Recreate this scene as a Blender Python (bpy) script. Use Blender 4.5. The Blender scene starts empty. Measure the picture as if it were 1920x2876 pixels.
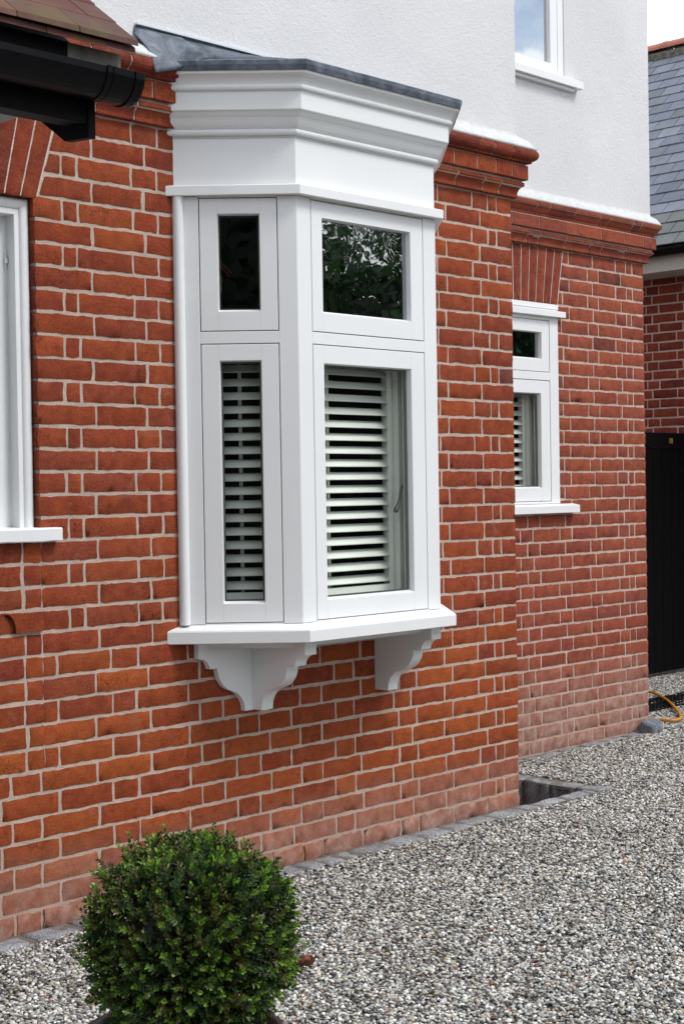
import bpy, bmesh, math, random
from mathutils import Vector, Matrix, noise
random.seed(7)
R_ = random.random
G_ = random.gauss
def U(a, b): return a + (b - a) * random.random()
scene = bpy.context.scene
COL = scene.collection
ROOTLOC = {}

# ------------------------------------------------------------------ mesh builder
class MB:
    def __init__(s): s.v = []; s.f = []; s.m = []; s.c = []; s.sm = []
    def add(s, vs, fs, mat=0, col=(1, 1, 1, 1), smooth=False):
        b = len(s.v); s.v += [tuple(p) for p in vs]
        if col and isinstance(col[0], (tuple, list)): s.c += col
        else: s.c += [col] * len(vs)
        for f in fs:
            s.f.append(tuple(b + i for i in f)); s.m.append(mat); s.sm.append(smooth)
    def box(s, x0, x1, y0, y1, z0, z1, mat=0, col=(1, 1, 1, 1)):
        vs = [(x0, y0, z0), (x1, y0, z0), (x1, y1, z0), (x0, y1, z0), (x0, y0, z1), (x1, y0, z1), (x1, y1, z1), (x0, y1, z1)]
        s.add(vs, [(0, 3, 2, 1), (4, 5, 6, 7), (0, 1, 5, 4), (1, 2, 6, 5), (2, 3, 7, 6), (3, 0, 4, 7)], mat, col)
    def lbox(s, fr, s0, s1, z0, z1, n0, n1, mat=0, col=(1, 1, 1, 1)):
        vs = [L(fr, a, z, n) for z in (z0, z1) for (a, n) in ((s0, n1), (s1, n1), (s1, n0), (s0, n0))]
        s.add(vs, [(0, 3, 2, 1), (4, 5, 6, 7), (0, 1, 5, 4), (1, 2, 6, 5), (2, 3, 7, 6), (3, 0, 4, 7)], mat, col)
    def tube(s, pts, rad, seg=10, mat=0, col=(1, 1, 1, 1), caps=True):
        n = len(pts); vs = []; prev = None
        for i, p in enumerate(pts):
            p = Vector(p); t = (Vector(pts[min(i + 1, n - 1)]) - Vector(pts[max(i - 1, 0)])).normalized()
            if prev is None:
                a = Vector((0, 0, 1)) if abs(t.z) < .9 else Vector((1, 0, 0))
                prev = t.cross(a).normalized()
            u = (prev - t * prev.dot(t)).normalized(); w = t.cross(u); prev = u
            r = rad[i] if isinstance(rad, (list, tuple)) else rad
            for k in range(seg):
                an = 2 * math.pi * k / seg
                vs.append(p + (u * math.cos(an) + w * math.sin(an)) * r)
        fs = [(i * seg + k, i * seg + (k + 1) % seg, (i + 1) * seg + (k + 1) % seg, (i + 1) * seg + k) for i in range(n - 1) for k in range(seg)]
        if caps: fs += [tuple(range(seg))[::-1], tuple((n - 1) * seg + k for k in range(seg))]
        s.add(vs, fs, mat, col, True)
    def loft(s, secs, mat=0, closed=False, caps=False, smooth=False, col=(1, 1, 1, 1)):
        m = len(secs[0]); vs = [p for sec in secs for p in sec]; fs = []
        for i in range(len(secs) - 1):
            for k in range(m if closed else m - 1):
                k2 = (k + 1) % m
                fs.append((i * m + k, (i + 1) * m + k, (i + 1) * m + k2, i * m + k2))
        if caps: fs += [tuple(range(m)), tuple((len(secs) - 1) * m + k for k in range(m))[::-1]]
        s.add(vs, fs, mat, col, smooth)

def L(fr, a, z, n=0.0):
    ox, oy, sx, sy, nx, ny = fr
    return (ox + a * sx + n * nx, oy + a * sy + n * ny, z)

def obj(name, mb, mats, parent=None, bevel=0, fixn=False, label=None, kind=None):
    me = bpy.data.meshes.new(name); me.from_pydata(mb.v, [], mb.f)
    for m in (mats if isinstance(mats, (list, tuple)) else [mats]): me.materials.append(m)
    me.polygons.foreach_set('material_index', mb.m)
    me.polygons.foreach_set('use_smooth', mb.sm)
    ca = me.color_attributes.new('Col', 'FLOAT_COLOR', 'POINT')
    ca.data.foreach_set('color', [x for c in mb.c for x in c])
    if fixn:
        bm = bmesh.new(); bm.from_mesh(me); bmesh.ops.recalc_face_normals(bm, faces=bm.faces); bm.to_mesh(me); bm.free()
    me.update()
    o = bpy.data.objects.new(name, me); COL.objects.link(o)
    if bevel:
        b = o.modifiers.new('Bevel', 'BEVEL'); b.width = bevel; b.segments = 2; b.limit_method = 'ANGLE'; b.angle_limit = math.radians(35)
        b.harden_normals = False
    if parent is not None:
        o.parent = parent
        r = parent
        while r.parent: r = r.parent
        if parent is r or True:
            o.matrix_parent_inverse = Matrix.Translation(-Vector(ROOTLOC.get(r.name, (0, 0, 0)))) if parent is r else Matrix.Identity(4)
    if label: o['label'] = label
    if kind: o['kind'] = kind
    return o
def thing(name, label, cat, loc, group=None):
    o = bpy.data.objects.new(name, None); COL.objects.link(o); o.location = loc
    o.empty_display_size = .2; ROOTLOC[o.name] = loc
    o['label'] = label; o['category'] = cat
    if group: o['group'] = group
    return o
def tag(o, label, cat, group=None):
    o['label'] = label; o['category'] = cat
    if group: o['group'] = group
    return o

# ------------------------------------------------------------------ materials
class N:
    def __init__(s, name):
        s.m = bpy.data.materials.new(name); s.m.use_nodes = True; s.t = s.m.node_tree; s.t.nodes.clear()
        s.out = s.t.nodes.new('ShaderNodeOutputMaterial')
    def n(s, typ, **kw):
        nd = s.t.nodes.new(typ)
        for k, v in kw.items():
            if k[0] == 'i' and (k[1:].isdigit()): nd.inputs[int(k[1:])].default_value = v
            elif hasattr(nd, k) and k not in ('Scale',): setattr(nd, k, v)
            else: nd.inputs[k.replace('_', ' ')].default_value = v
        return nd
    def l(s, a, b): s.t.links.new(a, b)
    def noise(s, scale, detail=4, rough=.6, vec=None, dist=0):
        nd = s.n('ShaderNodeTexNoise'); nd.inputs['Scale'].default_value = scale; nd.inputs['Detail'].default_value = detail
        nd.inputs['Roughness'].default_value = rough; nd.inputs['Distortion'].default_value = dist
        if vec: s.l(vec, nd.inputs['Vector'])
        return nd.outputs['Fac']
    def ramp(s, fac, stops):
        nd = s.n('ShaderNodeValToRGB'); e = nd.color_ramp.elements
        while len(e) < len(stops): e.new(.5)
        for i, (p, c) in enumerate(stops):
            e[i].position = p; e[i].color = c if len(c) == 4 else (*c, 1)
        s.l(fac, nd.inputs[0]); return nd.outputs['Color']
    def mix(s, fac, a, b, mode='MIX'):
        nd = s.n('ShaderNodeMix', data_type='RGBA', blend_type=mode)
        for i, x in ((0, fac), (6, a), (7, b)):
            if isinstance(x, (int, float)): nd.inputs[i].default_value = x
            elif isinstance(x, (tuple, list)): nd.inputs[i].default_value = (*x, 1) if len(x) == 3 else x
            else: s.l(x, nd.inputs[i])
        return nd.outputs[2]
    def math(s, op, a, b=0.0, clamp=False):
        nd = s.n('ShaderNodeMath', operation=op); nd.use_clamp = clamp
        for i, x in ((0, a), (1, b)):
            if isinstance(x, (int, float)): nd.inputs[i].default_value = x
            else: s.l(x, nd.inputs[i])
        return nd.outputs[0]
    def pos(s): return s.n('ShaderNodeNewGeometry').outputs['Position']
    def col(s, name='Col'):
        nd = s.n('ShaderNodeVertexColor'); nd.layer_name = name; return nd
    def bump(s, h, strength, dist=.002, prev=None):
        nd = s.n('ShaderNodeBump'); nd.inputs['Strength'].default_value = strength; nd.inputs['Distance'].default_value = dist
        s.l(h, nd.inputs['Height'])
        if prev: s.l(prev, nd.inputs['Normal'])
        return nd.outputs['Normal']
    def pbr(s, color, rough=.6, normal=None, metal=0, spec=.5):
        p = s.n('ShaderNodeBsdfPrincipled')
        for k, x in (('Base Color', color), ('Roughness', rough), ('Metallic', metal), ('Specular IOR Level', spec)):
            if isinstance(x, (int, float)): p.inputs[k].default_value = x
            elif isinstance(x, (tuple, list)): p.inputs[k].default_value = (*x, 1) if len(x) == 3 else x
            else: s.l(x, p.inputs[k])
        if normal: s.l(normal, p.inputs['Normal'])
        s.l(p.outputs[0], s.out.inputs[0]); return p

def m_brick(name, effl=1.0, speck=.5):
    b = N(name); P = b.pos(); c = b.col()
    base = c.outputs['Color']
    mott = b.ramp(b.noise(22, 5, .65, P), [(.3, (.74, .73, .72)), (.55, (1, 1, 1)), (.78, (1.2, 1.17, 1.13))])
    x = b.mix(1, base, mott, 'MULTIPLY')
    x = b.mix(b.math('MULTIPLY', b.ramp(b.noise(11, 5, .6, P, .6), [(.50, (0, 0, 0)), (.68, (1, 1, 1))]), .42), x, (.36, .088, .026))
    x = b.mix(b.math('MULTIPLY', b.ramp(b.noise(13, 4, .6, P, .3), [(.30, (1, 1, 1)), (.44, (0, 0, 0))]), .40), x, (.20, .052, .036))
    fine = b.ramp(b.noise(160, 3, .7, P), [(.28, (.58, .56, .55)), (.5, (1, 1, 1)), (.75, (1.28, 1.26, 1.24))])
    x = b.mix(1.0, x, fine, 'MULTIPLY')
    mpg = b.n('ShaderNodeMapping'); mpg.inputs['Scale'].default_value = (14, 14, 75); b.l(P, mpg.inputs[0])
    drag = b.ramp(b.noise(1.0, 4, .7, mpg.outputs[0], .8), [(.30, (.82, .81, .80)), (.5, (1, 1, 1)), (.72, (1.13, 1.13, 1.12))])
    x = b.mix(.8, x, drag, 'MULTIPLY')
    # dark pits and creases
    cre = b.n('ShaderNodeTexVoronoi', feature='DISTANCE_TO_EDGE'); cre.inputs['Scale'].default_value = 17
    dn = b.n('ShaderNodeTexNoise'); dn.inputs['Scale'].default_value = 30; dn.inputs['Detail'].default_value = 3
    add = b.n('ShaderNodeVectorMath', operation='MULTIPLY_ADD'); b.l(dn.outputs['Color'], add.inputs[0]); add.inputs[1].default_value = (.09, .09, .09); b.l(P, add.inputs[2])
    b.l(P, dn.inputs['Vector']); b.l(add.outputs[0], cre.inputs['Vector'])
    crm = b.ramp(cre.outputs['Distance'], [(0, (1, 1, 1)), (.035, (0, 0, 0))])
    crsel = b.ramp(b.noise(6.5, 2, .5, P), [(.55, (0, 0, 0)), (.62, (1, 1, 1))])
    crk = b.mix(1, crm, crsel, 'MULTIPLY')
    x = b.mix(b.math('MULTIPLY', crk, .75), x, (.05, .015, .01))
    spk = b.ramp(b.noise(420, 1, .5, P), [(.70, (0, 0, 0)), (.76, (1, 1, 1))])
    x = b.mix(b.math('MULTIPLY', spk, speck), x, (.04, .02, .015))
    # scuffs and lime bloom
    sc = b.ramp(b.noise(9, 6, .75, P, 1.5), [(.57, (0, 0, 0)), (.72, (1, 1, 1))])
    x = b.mix(b.math('MULTIPLY', sc, .34), x, (.40, .19, .145))
    sep = b.n('ShaderNodeSeparateXYZ'); b.l(P, sep.inputs[0])
    low = b.n('ShaderNodeMapRange'); low.inputs[1].default_value = .29 if effl <= 1 else .50; low.inputs[2].default_value = .02; low.inputs[3].default_value = 0; low.inputs[4].default_value = 1
    b.l(sep.outputs['Z'], low.inputs[0])
    ef = b.ramp(b.noise(6, 6, .72, P), [(.30, (.25, .25, .25)), (.56, (1, 1, 1))])
    e = b.math('MULTIPLY', b.math('MULTIPLY', low.outputs[0], ef), .92 * effl, True)
    e = b.math('MINIMUM', e, .80)
    efc = b.ramp(b.noise(16, 5, .7, P), [(.35, (.24, .13, .105)), (.5, (.36, .21, .165)), (.68, (.50, .35, .29))])
    x = b.mix(e, x, efc)
    h = b.mix(.5, b.noise(220, 4, .7, P), b.noise(48, 5, .7, P))
    nr = b.bump(h, .8, .006); nr = b.bump(crk, -.5, .003, nr)
    b.pbr(x, .88, nr, spec=.12); return b.m
def m_mortar(name, colr=(.64, .50, .415)):
    b = N(name); P = b.pos()
    x = b.ramp(b.noise(14, 5, .6, P), [(.3, tuple(k * .82 for k in colr)), (.55, colr), (.8, tuple(min(1, k * 1.16) for k in colr))])
    g = b.ramp(b.noise(380, 2, .6, P), [(.3, (.62, .58, .55)), (.5, (1, 1, 1)), (.75, (1.15, 1.15, 1.15))])
    x = b.mix(.8, x, g, 'MULTIPLY')
    sep = b.n('ShaderNodeSeparateXYZ'); b.l(P, sep.inputs[0])
    low = b.n('ShaderNodeMapRange'); low.inputs[1].default_value = .34; low.inputs[2].default_value = .02; b.l(sep.outputs['Z'], low.inputs[0])
    x = b.mix(b.math('MULTIPLY', low.outputs[0], .6), x, tuple(k * q for k, q in zip(colr, (.78, .64, .60))))
    b.pbr(x, .95, b.bump(b.noise(240, 3, .7, P), 1.0, .006), spec=.1); return b.m
def m_paint(name, colr=(.835, .84, .84), rough=.38, dirt=.12, gl=.5):
    b = N(name); P = b.pos()
    x = b.ramp(b.noise(3.2, 4, .6, P), [(.3, tuple(k * .955 for k in colr)), (.7, colr)])
    d = b.ramp(b.noise(35, 6, .8, P), [(.62, (0, 0, 0)), (.85, (1, 1, 1))])
    x = b.mix(b.math('MULTIPLY', d, dirt), x, (.45, .42, .38))
    mpg = b.n('ShaderNodeMapping'); mpg.inputs['Scale'].default_value = (45, 45, 2.2); b.l(P, mpg.inputs[0])
    st = b.ramp(b.noise(1, 4, .7, mpg.outputs[0]), [(.55, (0, 0, 0)), (.8, (1, 1, 1))])
    x = b.mix(b.math('MULTIPLY', st, dirt * .3), x, (.50, .49, .46))
    nz = b.bump(b.noise(90, 3, .5, P), .10, .001)
    b.pbr(x, rough, nz, spec=gl); return b.m
def m_simple(name, colr, rough=.5, metal=0, spec=.5, vary=.15, scale=20, bump=.1, bs=120):
    b = N(name); P = b.pos()
    x = b.ramp(b.noise(scale, 5, .65, P), [(.25, tuple(k * (1 - vary) for k in colr)), (.75, tuple(k * (1 + vary) for k in colr))])
    b.pbr(x, rough, b.bump(b.noise(bs, 3, .6, P), bump, .002), metal, spec); return b.m
def m_col(name, rough=.7, vary=.25, scale=20, bump=.3, bs=150, spec=.3, moss=0):
    b = N(name); P = b.pos(); c = b.col().outputs['Color']
    g = b.ramp(b.noise(scale, 5, .65, P), [(.25, (1 - vary,) * 3), (.75, (1 + vary,) * 3)])
    x = b.mix(1, c, g, 'MULTIPLY')
    if moss:
        mm = b.ramp(b.noise(5, 5, .7, P), [(.56, (0, 0, 0)), (.66, (1, 1, 1))])
        x = b.mix(b.math('MULTIPLY', mm, moss), x, (.10, .09, .025))
    b.pbr(x, rough, b.bump(b.noise(bs, 4, .65, P), bump, .003), spec=spec); return b.m
def m_glass(name, refl=.25, wav=.05, tint=(.93, .96, .94), wsc=5, rgh=0.0):
    b = N(name); P = b.pos()
    tr = b.n('ShaderNodeBsdfTransparent'); tr.inputs[0].default_value = (*tint, 1)
    gl = b.n('ShaderNodeBsdfGlossy'); gl.inputs['Roughness'].default_value = rgh; gl.inputs[0].default_value = (.95, .98, 1, 1)
    if wav: b.l(b.bump(b.noise(wsc, 2, .5, P, .6), wav, .01), gl.inputs['Normal'])
    mx = b.n('ShaderNodeMixShader'); mx.inputs[0].default_value = refl
    b.l(tr.outputs[0], mx.inputs[1]); b.l(gl.outputs[0], mx.inputs[2]); b.l(mx.outputs[0], b.out.inputs[0]); return b.m
def m_leaf(name):
    b = N(name); c = b.col().outputs['Color']
    p = b.pbr(c, .42, spec=.45)
    t = b.n('ShaderNodeBsdfTranslucent'); b.l(b.mix(1, c, (1.2, 1.5, .5), 'MULTIPLY'), t.inputs[0])
    mx = b.n('ShaderNodeMixShader'); mx.inputs[0].default_value = .22
    b.l(p.outputs[0], mx.inputs[1]); b.l(t.outputs[0], mx.inputs[2]); b.l(mx.outputs[0], b.out.inputs[0]); return b.m

M = {}
M['brick'] = m_brick('red_facing_brick', 1.0)
M['brickb'] = m_brick('worn_red_brick', 1.5, .35)
M['mortar'] = m_mortar('lime_mortar')
M['mortarb'] = m_mortar('pink_lime_mortar', (.65, .49, .41))
M['mould'] = m_brick('moulded_red_brick', 0, .25)
M['white'] = m_paint('white_joinery_paint')
M['cornicew'] = m_paint('white_cornice_paint', (.83, .84, .84), .45, .22)
M['oldwhite'] = m_paint('aged_white_paint', (.84, .85, .855), .45, .35)
M['shutter'] = m_paint('shutter_paint', (.88, .90, .85), .5, .02)
M['black'] = m_simple('black_plastic', (.0025, .0025, .004), .3, spec=.22, vary=.3)
M['blackp'] = m_simple('black_paint', (.0025, .0025, .003), .6, spec=.12, vary=.3)
M['gatep'] = m_simple('black_gate_paint', (.0025, .0025, .003), .7, spec=.1, vary=.3)
M['greyw'] = m_simple('weathered_fascia', (.20, .19, .16), .8, vary=.5, scale=14, bump=.2)
M['soffit'] = m_simple('grey_soffit_board', (.33, .34, .35), .7, vary=.12, scale=30)
M['fascia'] = m_simple('cream_fascia_board', (.55, .53, .47), .6, vary=.12, scale=6)
M['tile'] = m_col('clay_roof_tile', .8, .3, 12, .3, 130, .25, .55)
M['slate'] = m_col('grey_slate', .55, .18, 9, .25, 90, .4, .10)
M['ridge'] = m_simple('red_clay_ridge', (.36, .13, .09), .85, vary=.3, scale=9, bump=.3)
M['mess'] = m_simple('mossy_mortar', (.10, .09, .07), .95, vary=.7, scale=25, bump=1, bs=60)
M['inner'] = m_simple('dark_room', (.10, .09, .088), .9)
M['spacer'] = m_simple('glazing_spacer', (.08, .09, .10), .5)
M['pewter'] = m_simple('pewter_handle', (.13, .125, .12), .4, .5, vary=.2, scale=60)
M['hose'] = m_simple('orange_hose', (.55, .22, .015), .45, vary=.15, scale=30)
M['pipe'] = m_simple('blue_grey_pipe', (.10, .14, .17), .5)
M['brass'] = m_simple('brass_plate', (.42, .28, .06), .4, .6)
M['soil'] = m_simple('pot_soil', (.03, .022, .015), .95, bump=.8)
M['pot'] = m_simple('dark_pot_glaze', (.010, .011, .018), .35, vary=.3)
M['leaf'] = m_leaf('box_leaf'); M['treeleaf'] = m_leaf('tree_leaf')
M['bark'] = m_simple('bark', (.06, .045, .03), .9, vary=.4, scale=15, bump=.7, bs=40)
M['deadleaf'] = m_simple('dead_leaf', (.16, .045, .028), .7, vary=.35, scale=90, bump=.4)
M['glass_top'] = m_glass('window_glass', .42, .06, (.35, .40, .37), 7, .012)
M['glass_low'] = m_glass('clear_window_glass', .08, .05, (.96, .98, .95))
M['glass_side'] = m_glass('side_window_glass', .16, .04, (.6, .62, .62))
M['glass_up'] = m_glass('upper_window_glass', .62, .02, (.45, .5, .55))
M['joint'] = m_simple('paint_joint', (.66, .67, .68), .6)
M['flash'] = m_simple('white_metal_bead', (.62, .68, .73), .4, vary=.06)

# render (stucco)
b = N('white_render'); P = b.pos()
x = b.ramp(b.noise(2.2, 5, .6, P), [(.3, (.69, .685, .695)), (.7, (.765, .755, .765))])
h = b.mix(.5, b.noise(170, 3, .6, P, .8), b.noise(60, 4, .6, P, .6))
fz = b.ramp(b.noise(150, 3, .7, P, .5), [(.25, (.86, .86, .86)), (.6, (1, 1, 1))])
b.pbr(b.mix(.7, x, fz, 'MULTIPLY'), .95, b.bump(h, .75, .007), spec=.1); M['render'] = b.m
# lead
b = N('weathered_lead'); P = b.pos()
x = b.ramp(b.noise(11, 6, .75, P, .8), [(.28, (.035, .042, .055)), (.5, (.10, .12, .15)), (.72, (.23, .26, .30))])
st = b.ramp(b.noise(60, 4, .8, P), [(.6, (0, 0, 0)), (.8, (1, 1, 1))])
x = b.mix(b.math('MULTIPLY', st, .35), x, (.34, .35, .36))
b.pbr(x, .62, b.bump(b.noise(18, 3, .5, P), .35, .01), .12, .4); M['lead'] = b.m
# granite
b = N('grey_granite'); P = b.pos()
vv = b.n('ShaderNodeTexVoronoi'); vv.inputs['Scale'].default_value = 330; b.l(P, vv.inputs['Vector'])
g = b.ramp(vv.outputs['Color'], [(.1, (.06, .062, .066)), (.45, (.19, .195, .20)), (.8, (.33, .335, .34)), (.95, (.48, .485, .49))])
x = b.mix(1, g, b.ramp(b.noise(10, 5, .7, P), [(.3, (.65, .65, .68)), (.7, (1.25, 1.25, 1.25))]), 'MULTIPLY')
x = b.mix(1, x, b.col().outputs['Color'], 'MULTIPLY')
b.pbr(x, .85, b.bump(b.noise(90, 5, .75, P), .8, .006), spec=.3); M['granite'] = b.m
M['settm'] = m_mortar('sett_mortar', (.25, .235, .21))
# pebbles
b = N('river_pebble'); P = b.pos()
oi = b.n('ShaderNodeObjectInfo')
x = b.ramp(oi.outputs['Random'], [(0, (.04, .041, .044)), (.08, (.10, .10, .10)), (.18, (.19, .188, .182)), (.31, (.31, .305, .288)),
                                  (.46, (.43, .425, .40)), (.62, (.58, .57, .54)), (.77, (.76, .75, .72)), (.88, (.38, .31, .235)), (.93, (.20, .15, .11)), (.962, (.46, .37, .22)), (.978, (.28, .12, .08)), (.986, (.22, .22, .25))])
for nd in b.t.nodes:
    if nd.type == 'VALTORGB': nd.color_ramp.interpolation = 'CONSTANT'
x = b.mix(1, x, b.ramp(b.noise(1.6, 4, .65, P), [(.3, (.88, .85, .81)), (.5, (1.02, 1.01, .985)), (.7, (1.10, 1.09, 1.075))]), 'MULTIPLY')
x = b.mix(.8, x, b.ramp(b.noise(500, 3, .6, P), [(.25, (.7, .7, .7)), (.75, (1.25, 1.25, 1.25))]), 'MULTIPLY')
b.pbr(x, .6, spec=.35); M['pebble'] = b.m
# gravel bed (below and beyond the pebbles)
b = N('gravel_bed'); P = b.pos()
v1 = b.n('ShaderNodeTexVoronoi'); v1.inputs['Scale'].default_value = 95; b.l(P, v1.inputs['Vector'])
rnd = b.n('ShaderNodeSeparateColor'); b.l(v1.outputs['Color'], rnd.inputs[0])
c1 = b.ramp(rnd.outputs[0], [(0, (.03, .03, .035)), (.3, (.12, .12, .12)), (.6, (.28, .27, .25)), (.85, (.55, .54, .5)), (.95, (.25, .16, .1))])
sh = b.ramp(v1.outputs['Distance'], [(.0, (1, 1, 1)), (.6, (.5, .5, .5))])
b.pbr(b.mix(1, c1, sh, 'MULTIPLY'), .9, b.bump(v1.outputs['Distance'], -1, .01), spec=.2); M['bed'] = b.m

# ------------------------------------------------------------------ bricks
PAL_A = [(0.280, 0.0586, 0.0269), (0.260, 0.0537, 0.0256), (0.300, 0.0634, 0.0269), (0.249, 0.0525, 0.0282), (0.319, 0.0695, 0.0282), (0.274, 0.0561, 0.0243), (0.263, 0.0598, 0.0320), (0.286, 0.0634, 0.0282)]
PAL_LOW = [(0.307, 0.0684, 0.0232), (0.333, 0.0764, 0.0244), (0.286, 0.0616, 0.0220), (0.354, 0.0832, 0.0256), (0.270, 0.0570, 0.0232), (0.317, 0.0718, 0.0244)]
PAL_B = [(0.302, 0.0773, 0.0470), (0.286, 0.0717, 0.0437), (0.323, 0.0829, 0.0470), (0.270, 0.0694, 0.0470), (0.297, 0.0739, 0.0426), (0.313, 0.0829, 0.0515)]
def pick(pal):
    c = random.choice(pal); k = U(.91, 1.08)
    if R_() < .012: c = (.17, .052, .040)
    return (c[0] * k, c[1] * k * U(.95, 1.06), c[2] * k, R_())
def brick(mb, fr, x0b, x1b, x0t, x1t, z0, z1, col, mat=0, step=.020, proud=0.0, jit=.0012, e=.0022, depth=.016):
    Lx = max(.01, (x1b + x1t - x0b - x0t) / 2); H = z1 - z0
    ea = min(.25, e / Lx); eb = min(.25, e / H)
    nx = max(2, int(Lx / step)); nz = 2 if H < .1 else int(H / .03)
    step = min(step, .5); As = [0, ea] + [ea + (1 - 2 * ea) * i / nx for i in range(1, nx)] + [1 - ea, 1]
    Bs = [0, eb] + [eb + (1 - 2 * eb) * i / nz for i in range(1, nz)] + [1 - eb, 1]
    ph = [U(0, 6.3) for _ in range(6)]
    tilt = U(-.0005, .0005); off = proud + max(.0, min(.0022, .0004 + G_(0, .0008))); tz = U(-.0006, .0006)
    vs = []; fs = []; na, nb = len(As), len(Bs)
    for j, bb in enumerate(Bs):
        for i, aa in enumerate(As):
            xb = x0b + (x1b - x0b) * aa; xt = x0t + (x1t - x0t) * aa
            x = xb + (xt - xb) * bb; z = z0 + H * bb
            edge = (i in (0, na - 1)) or (j in (0, nb - 1)); corner = (i in (0, na - 1)) and (j in (0, nb - 1))
            wx = jit * (math.sin(z * 90 + ph[0]) + G_(0, .6)); wz = jit * (math.sin(x * 45 + ph[1]) * .8 + math.sin(x * 150 + ph[2]) * .4 + G_(0, .7))
            if i in (0, 1): x += wx
            if i in (na - 1, na - 2): x += wx
            if j in (0, 1): z += wz
            if j in (nb - 1, nb - 2): z += wz
            n = off + tilt * (aa - .5) + tz * (bb - .5) + .0004 * math.sin(x * 40 + ph[3]) * math.sin(z * 60 + ph[4])
            if edge: n -= .0006
            if corner:
                x += (.0018 if i == 0 else -.0018); z += (.0015 if j == 0 else -.0015)
            vs.append(L(fr, x, z, n))
    for j in range(nb - 1):
        for i in range(na - 1):
            k = j * na + i; fs.append((k, k + 1, k + na + 1, k + na))
    ring = [i for i in range(na)] + [j * na + na - 1 for j in range(1, nb)] + [(nb - 1) * na + i for i in range(na - 2, -1, -1)] + [j * na for j in range(nb - 2, 0, -1)]
    base = len(vs)
    nx_, ny_ = fr[4], fr[5]
    m = len(ring)
    for r in ring: vs.append(vs[r])
    for r in ring:
        p = vs[r]; vs.append((p[0] - nx_ * depth, p[1] - ny_ * depth, p[2]))
    for q in range(m): fs.append((base + q, base + m + q, base + m + (q + 1) % m, base + (q + 1) % m))
    mb.add(vs, fs, mat, col, True)
def course(mb, fr, joints, xl, xr, z0, z1, pal, mat=0, j=.0115, xlt=None, step=.020, base=False):
    xlt = xl if xlt is None else xlt; xm = (xl + xlt) / 2
    inner = [x for x in joints if xm + .03 < x < xr - .03]
    edges = sorted(inner)
    bounds = [('L', xm)] + [('J', x) for x in edges] + [('R', xr)]
    for a, c in zip(bounds, bounds[1:]):
        a0 = a[1] + (j / 2 if a[0] == 'J' else 0) + G_(0, .0012); c0 = c[1] - (j / 2 if c[0] == 'J' else 0) + G_(0, .0012)
        if c0 - a0 < .02: continue
        lb = (xl - xm) if a[0] == 'L' else 0; lt = (xlt - xm) if a[0] == 'L' else 0
        jj = .0062 + G_(0, .0006)
        brick(mb, fr, a0 + lb, c0, a0 + lt, c0, z0 + jj, z1 - jj + G_(0, .0005), pick(pal), mat, step, proud=(abs(G_(0, .003)) if base else 0), jit=(.0028 if base else .0013))
def ext(lst, pat, lo):
    lst = list(lst); i = 0
    while lst[-1] > lo: lst.append(lst[-1] - pat[i % len(pat)]); i += 1
    return lst
ODD = ext([-.222, -.448, -.674, -.786, -1.012, -1.236, -1.348, -1.51, -1.737, -1.845, -2.074, -2.303, -2.532, -2.644], (.225, .225, .112), -4.4)
EVEN = ext([-.103, -.163, -.273, -.501, -.712, -.823, -1.051, -1.162, -1.392, -1.56, -1.674, -1.9, -2.126, -2.239, -2.464, -2.688], (.225, .112, .225), -4.4)
PODD = ext([-2.06, -2.286, -2.513], (.225, .112), -4.4); PEVEN = ext([-2.005, -2.117, -2.344, -2.406, -2.517], (.112, .225), -4.4)
ODDB = ext([1.963, 1.739, 1.631, 1.395, 1.168, 1.057], (.225, .225, .112), -.2)
EVENB = ext([2.072, 2.012, 1.908, 1.684, 1.455, 1.34, 1.108], (.112, .225, .225), -.2)
FA = (0, 0, 1, 0, 0, -1)
XB, YB = 2.189, .739
FB = (0, YB, 1, 0, 0, -1)
def zc(k): return .45 + .075 * k

house = thing('brick_house', 'red brick house with white rendered upper storey and white bay window', 'house', (0, 0, 0))
# --- wall A
mb = MB()
def sheet(mb, fr, s0, s1, z0, z1, n=-.0017, mat=1): mb.add([L(fr, s0, z0, n), L(fr, s1, z0, n), L(fr, s1, z1, n), L(fr, s0, z1, n)], [(0, 1, 2, 3)], mat)
for k in range(-5, 31):
    z0, z1 = zc(k - 1), zc(k); zm = (z0 + z1) / 2; odd = k % 2
    jl = ODD if odd else EVEN; jp = PODD if odd else PEVEN
    jit = [x + G_(0, .003) for x in jl]; jpt = [x + G_(0, .003) for x in jp]
    low = zm < .93
    pal = PAL_LOW if zm < .8 else PAL_A
    if k == 4 or k == 5 or k == 6: pal = PAL_LOW + PAL_A
    if low:
        if .5 < zm:
            course(mb, FA, jit, -2.5135, -.0025, z0, z1, pal)
            course(mb, FA, [x - .07 for x in jpt], -4.3, -2.5175, z0, z1, pal)
        else: course(mb, FA, jit, -4.3, -.0025, z0, z1, pal, base=(k == -5))
    else:
        course(mb, FA, jit, -.578, -.0025, z0, z1, pal)
        if zm < 1.27:
            course(mb, FA, jpt, -2.5135, -1.915, z0, z1, pal); course(mb, FA, [x - .07 for x in jpt], -4.3, -2.5175, z0, z1, pal)
        elif zm < 2.388:
            course(mb, FA, jpt, -2.519, -1.915, z0, z1, pal); course(mb, FA, jpt, -4.3, -3.42, z0, z1, pal)
        else:
            def sk(z): return -2.506 + (z - 2.388) * .295
            course(mb, FA, jpt, sk(z0) + .006, -1.915, z0, z1, pal, xlt=sk(z1) + .006)
            course(mb, FA, jpt, -4.3, -3.53, z0, z1, pal)
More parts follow.
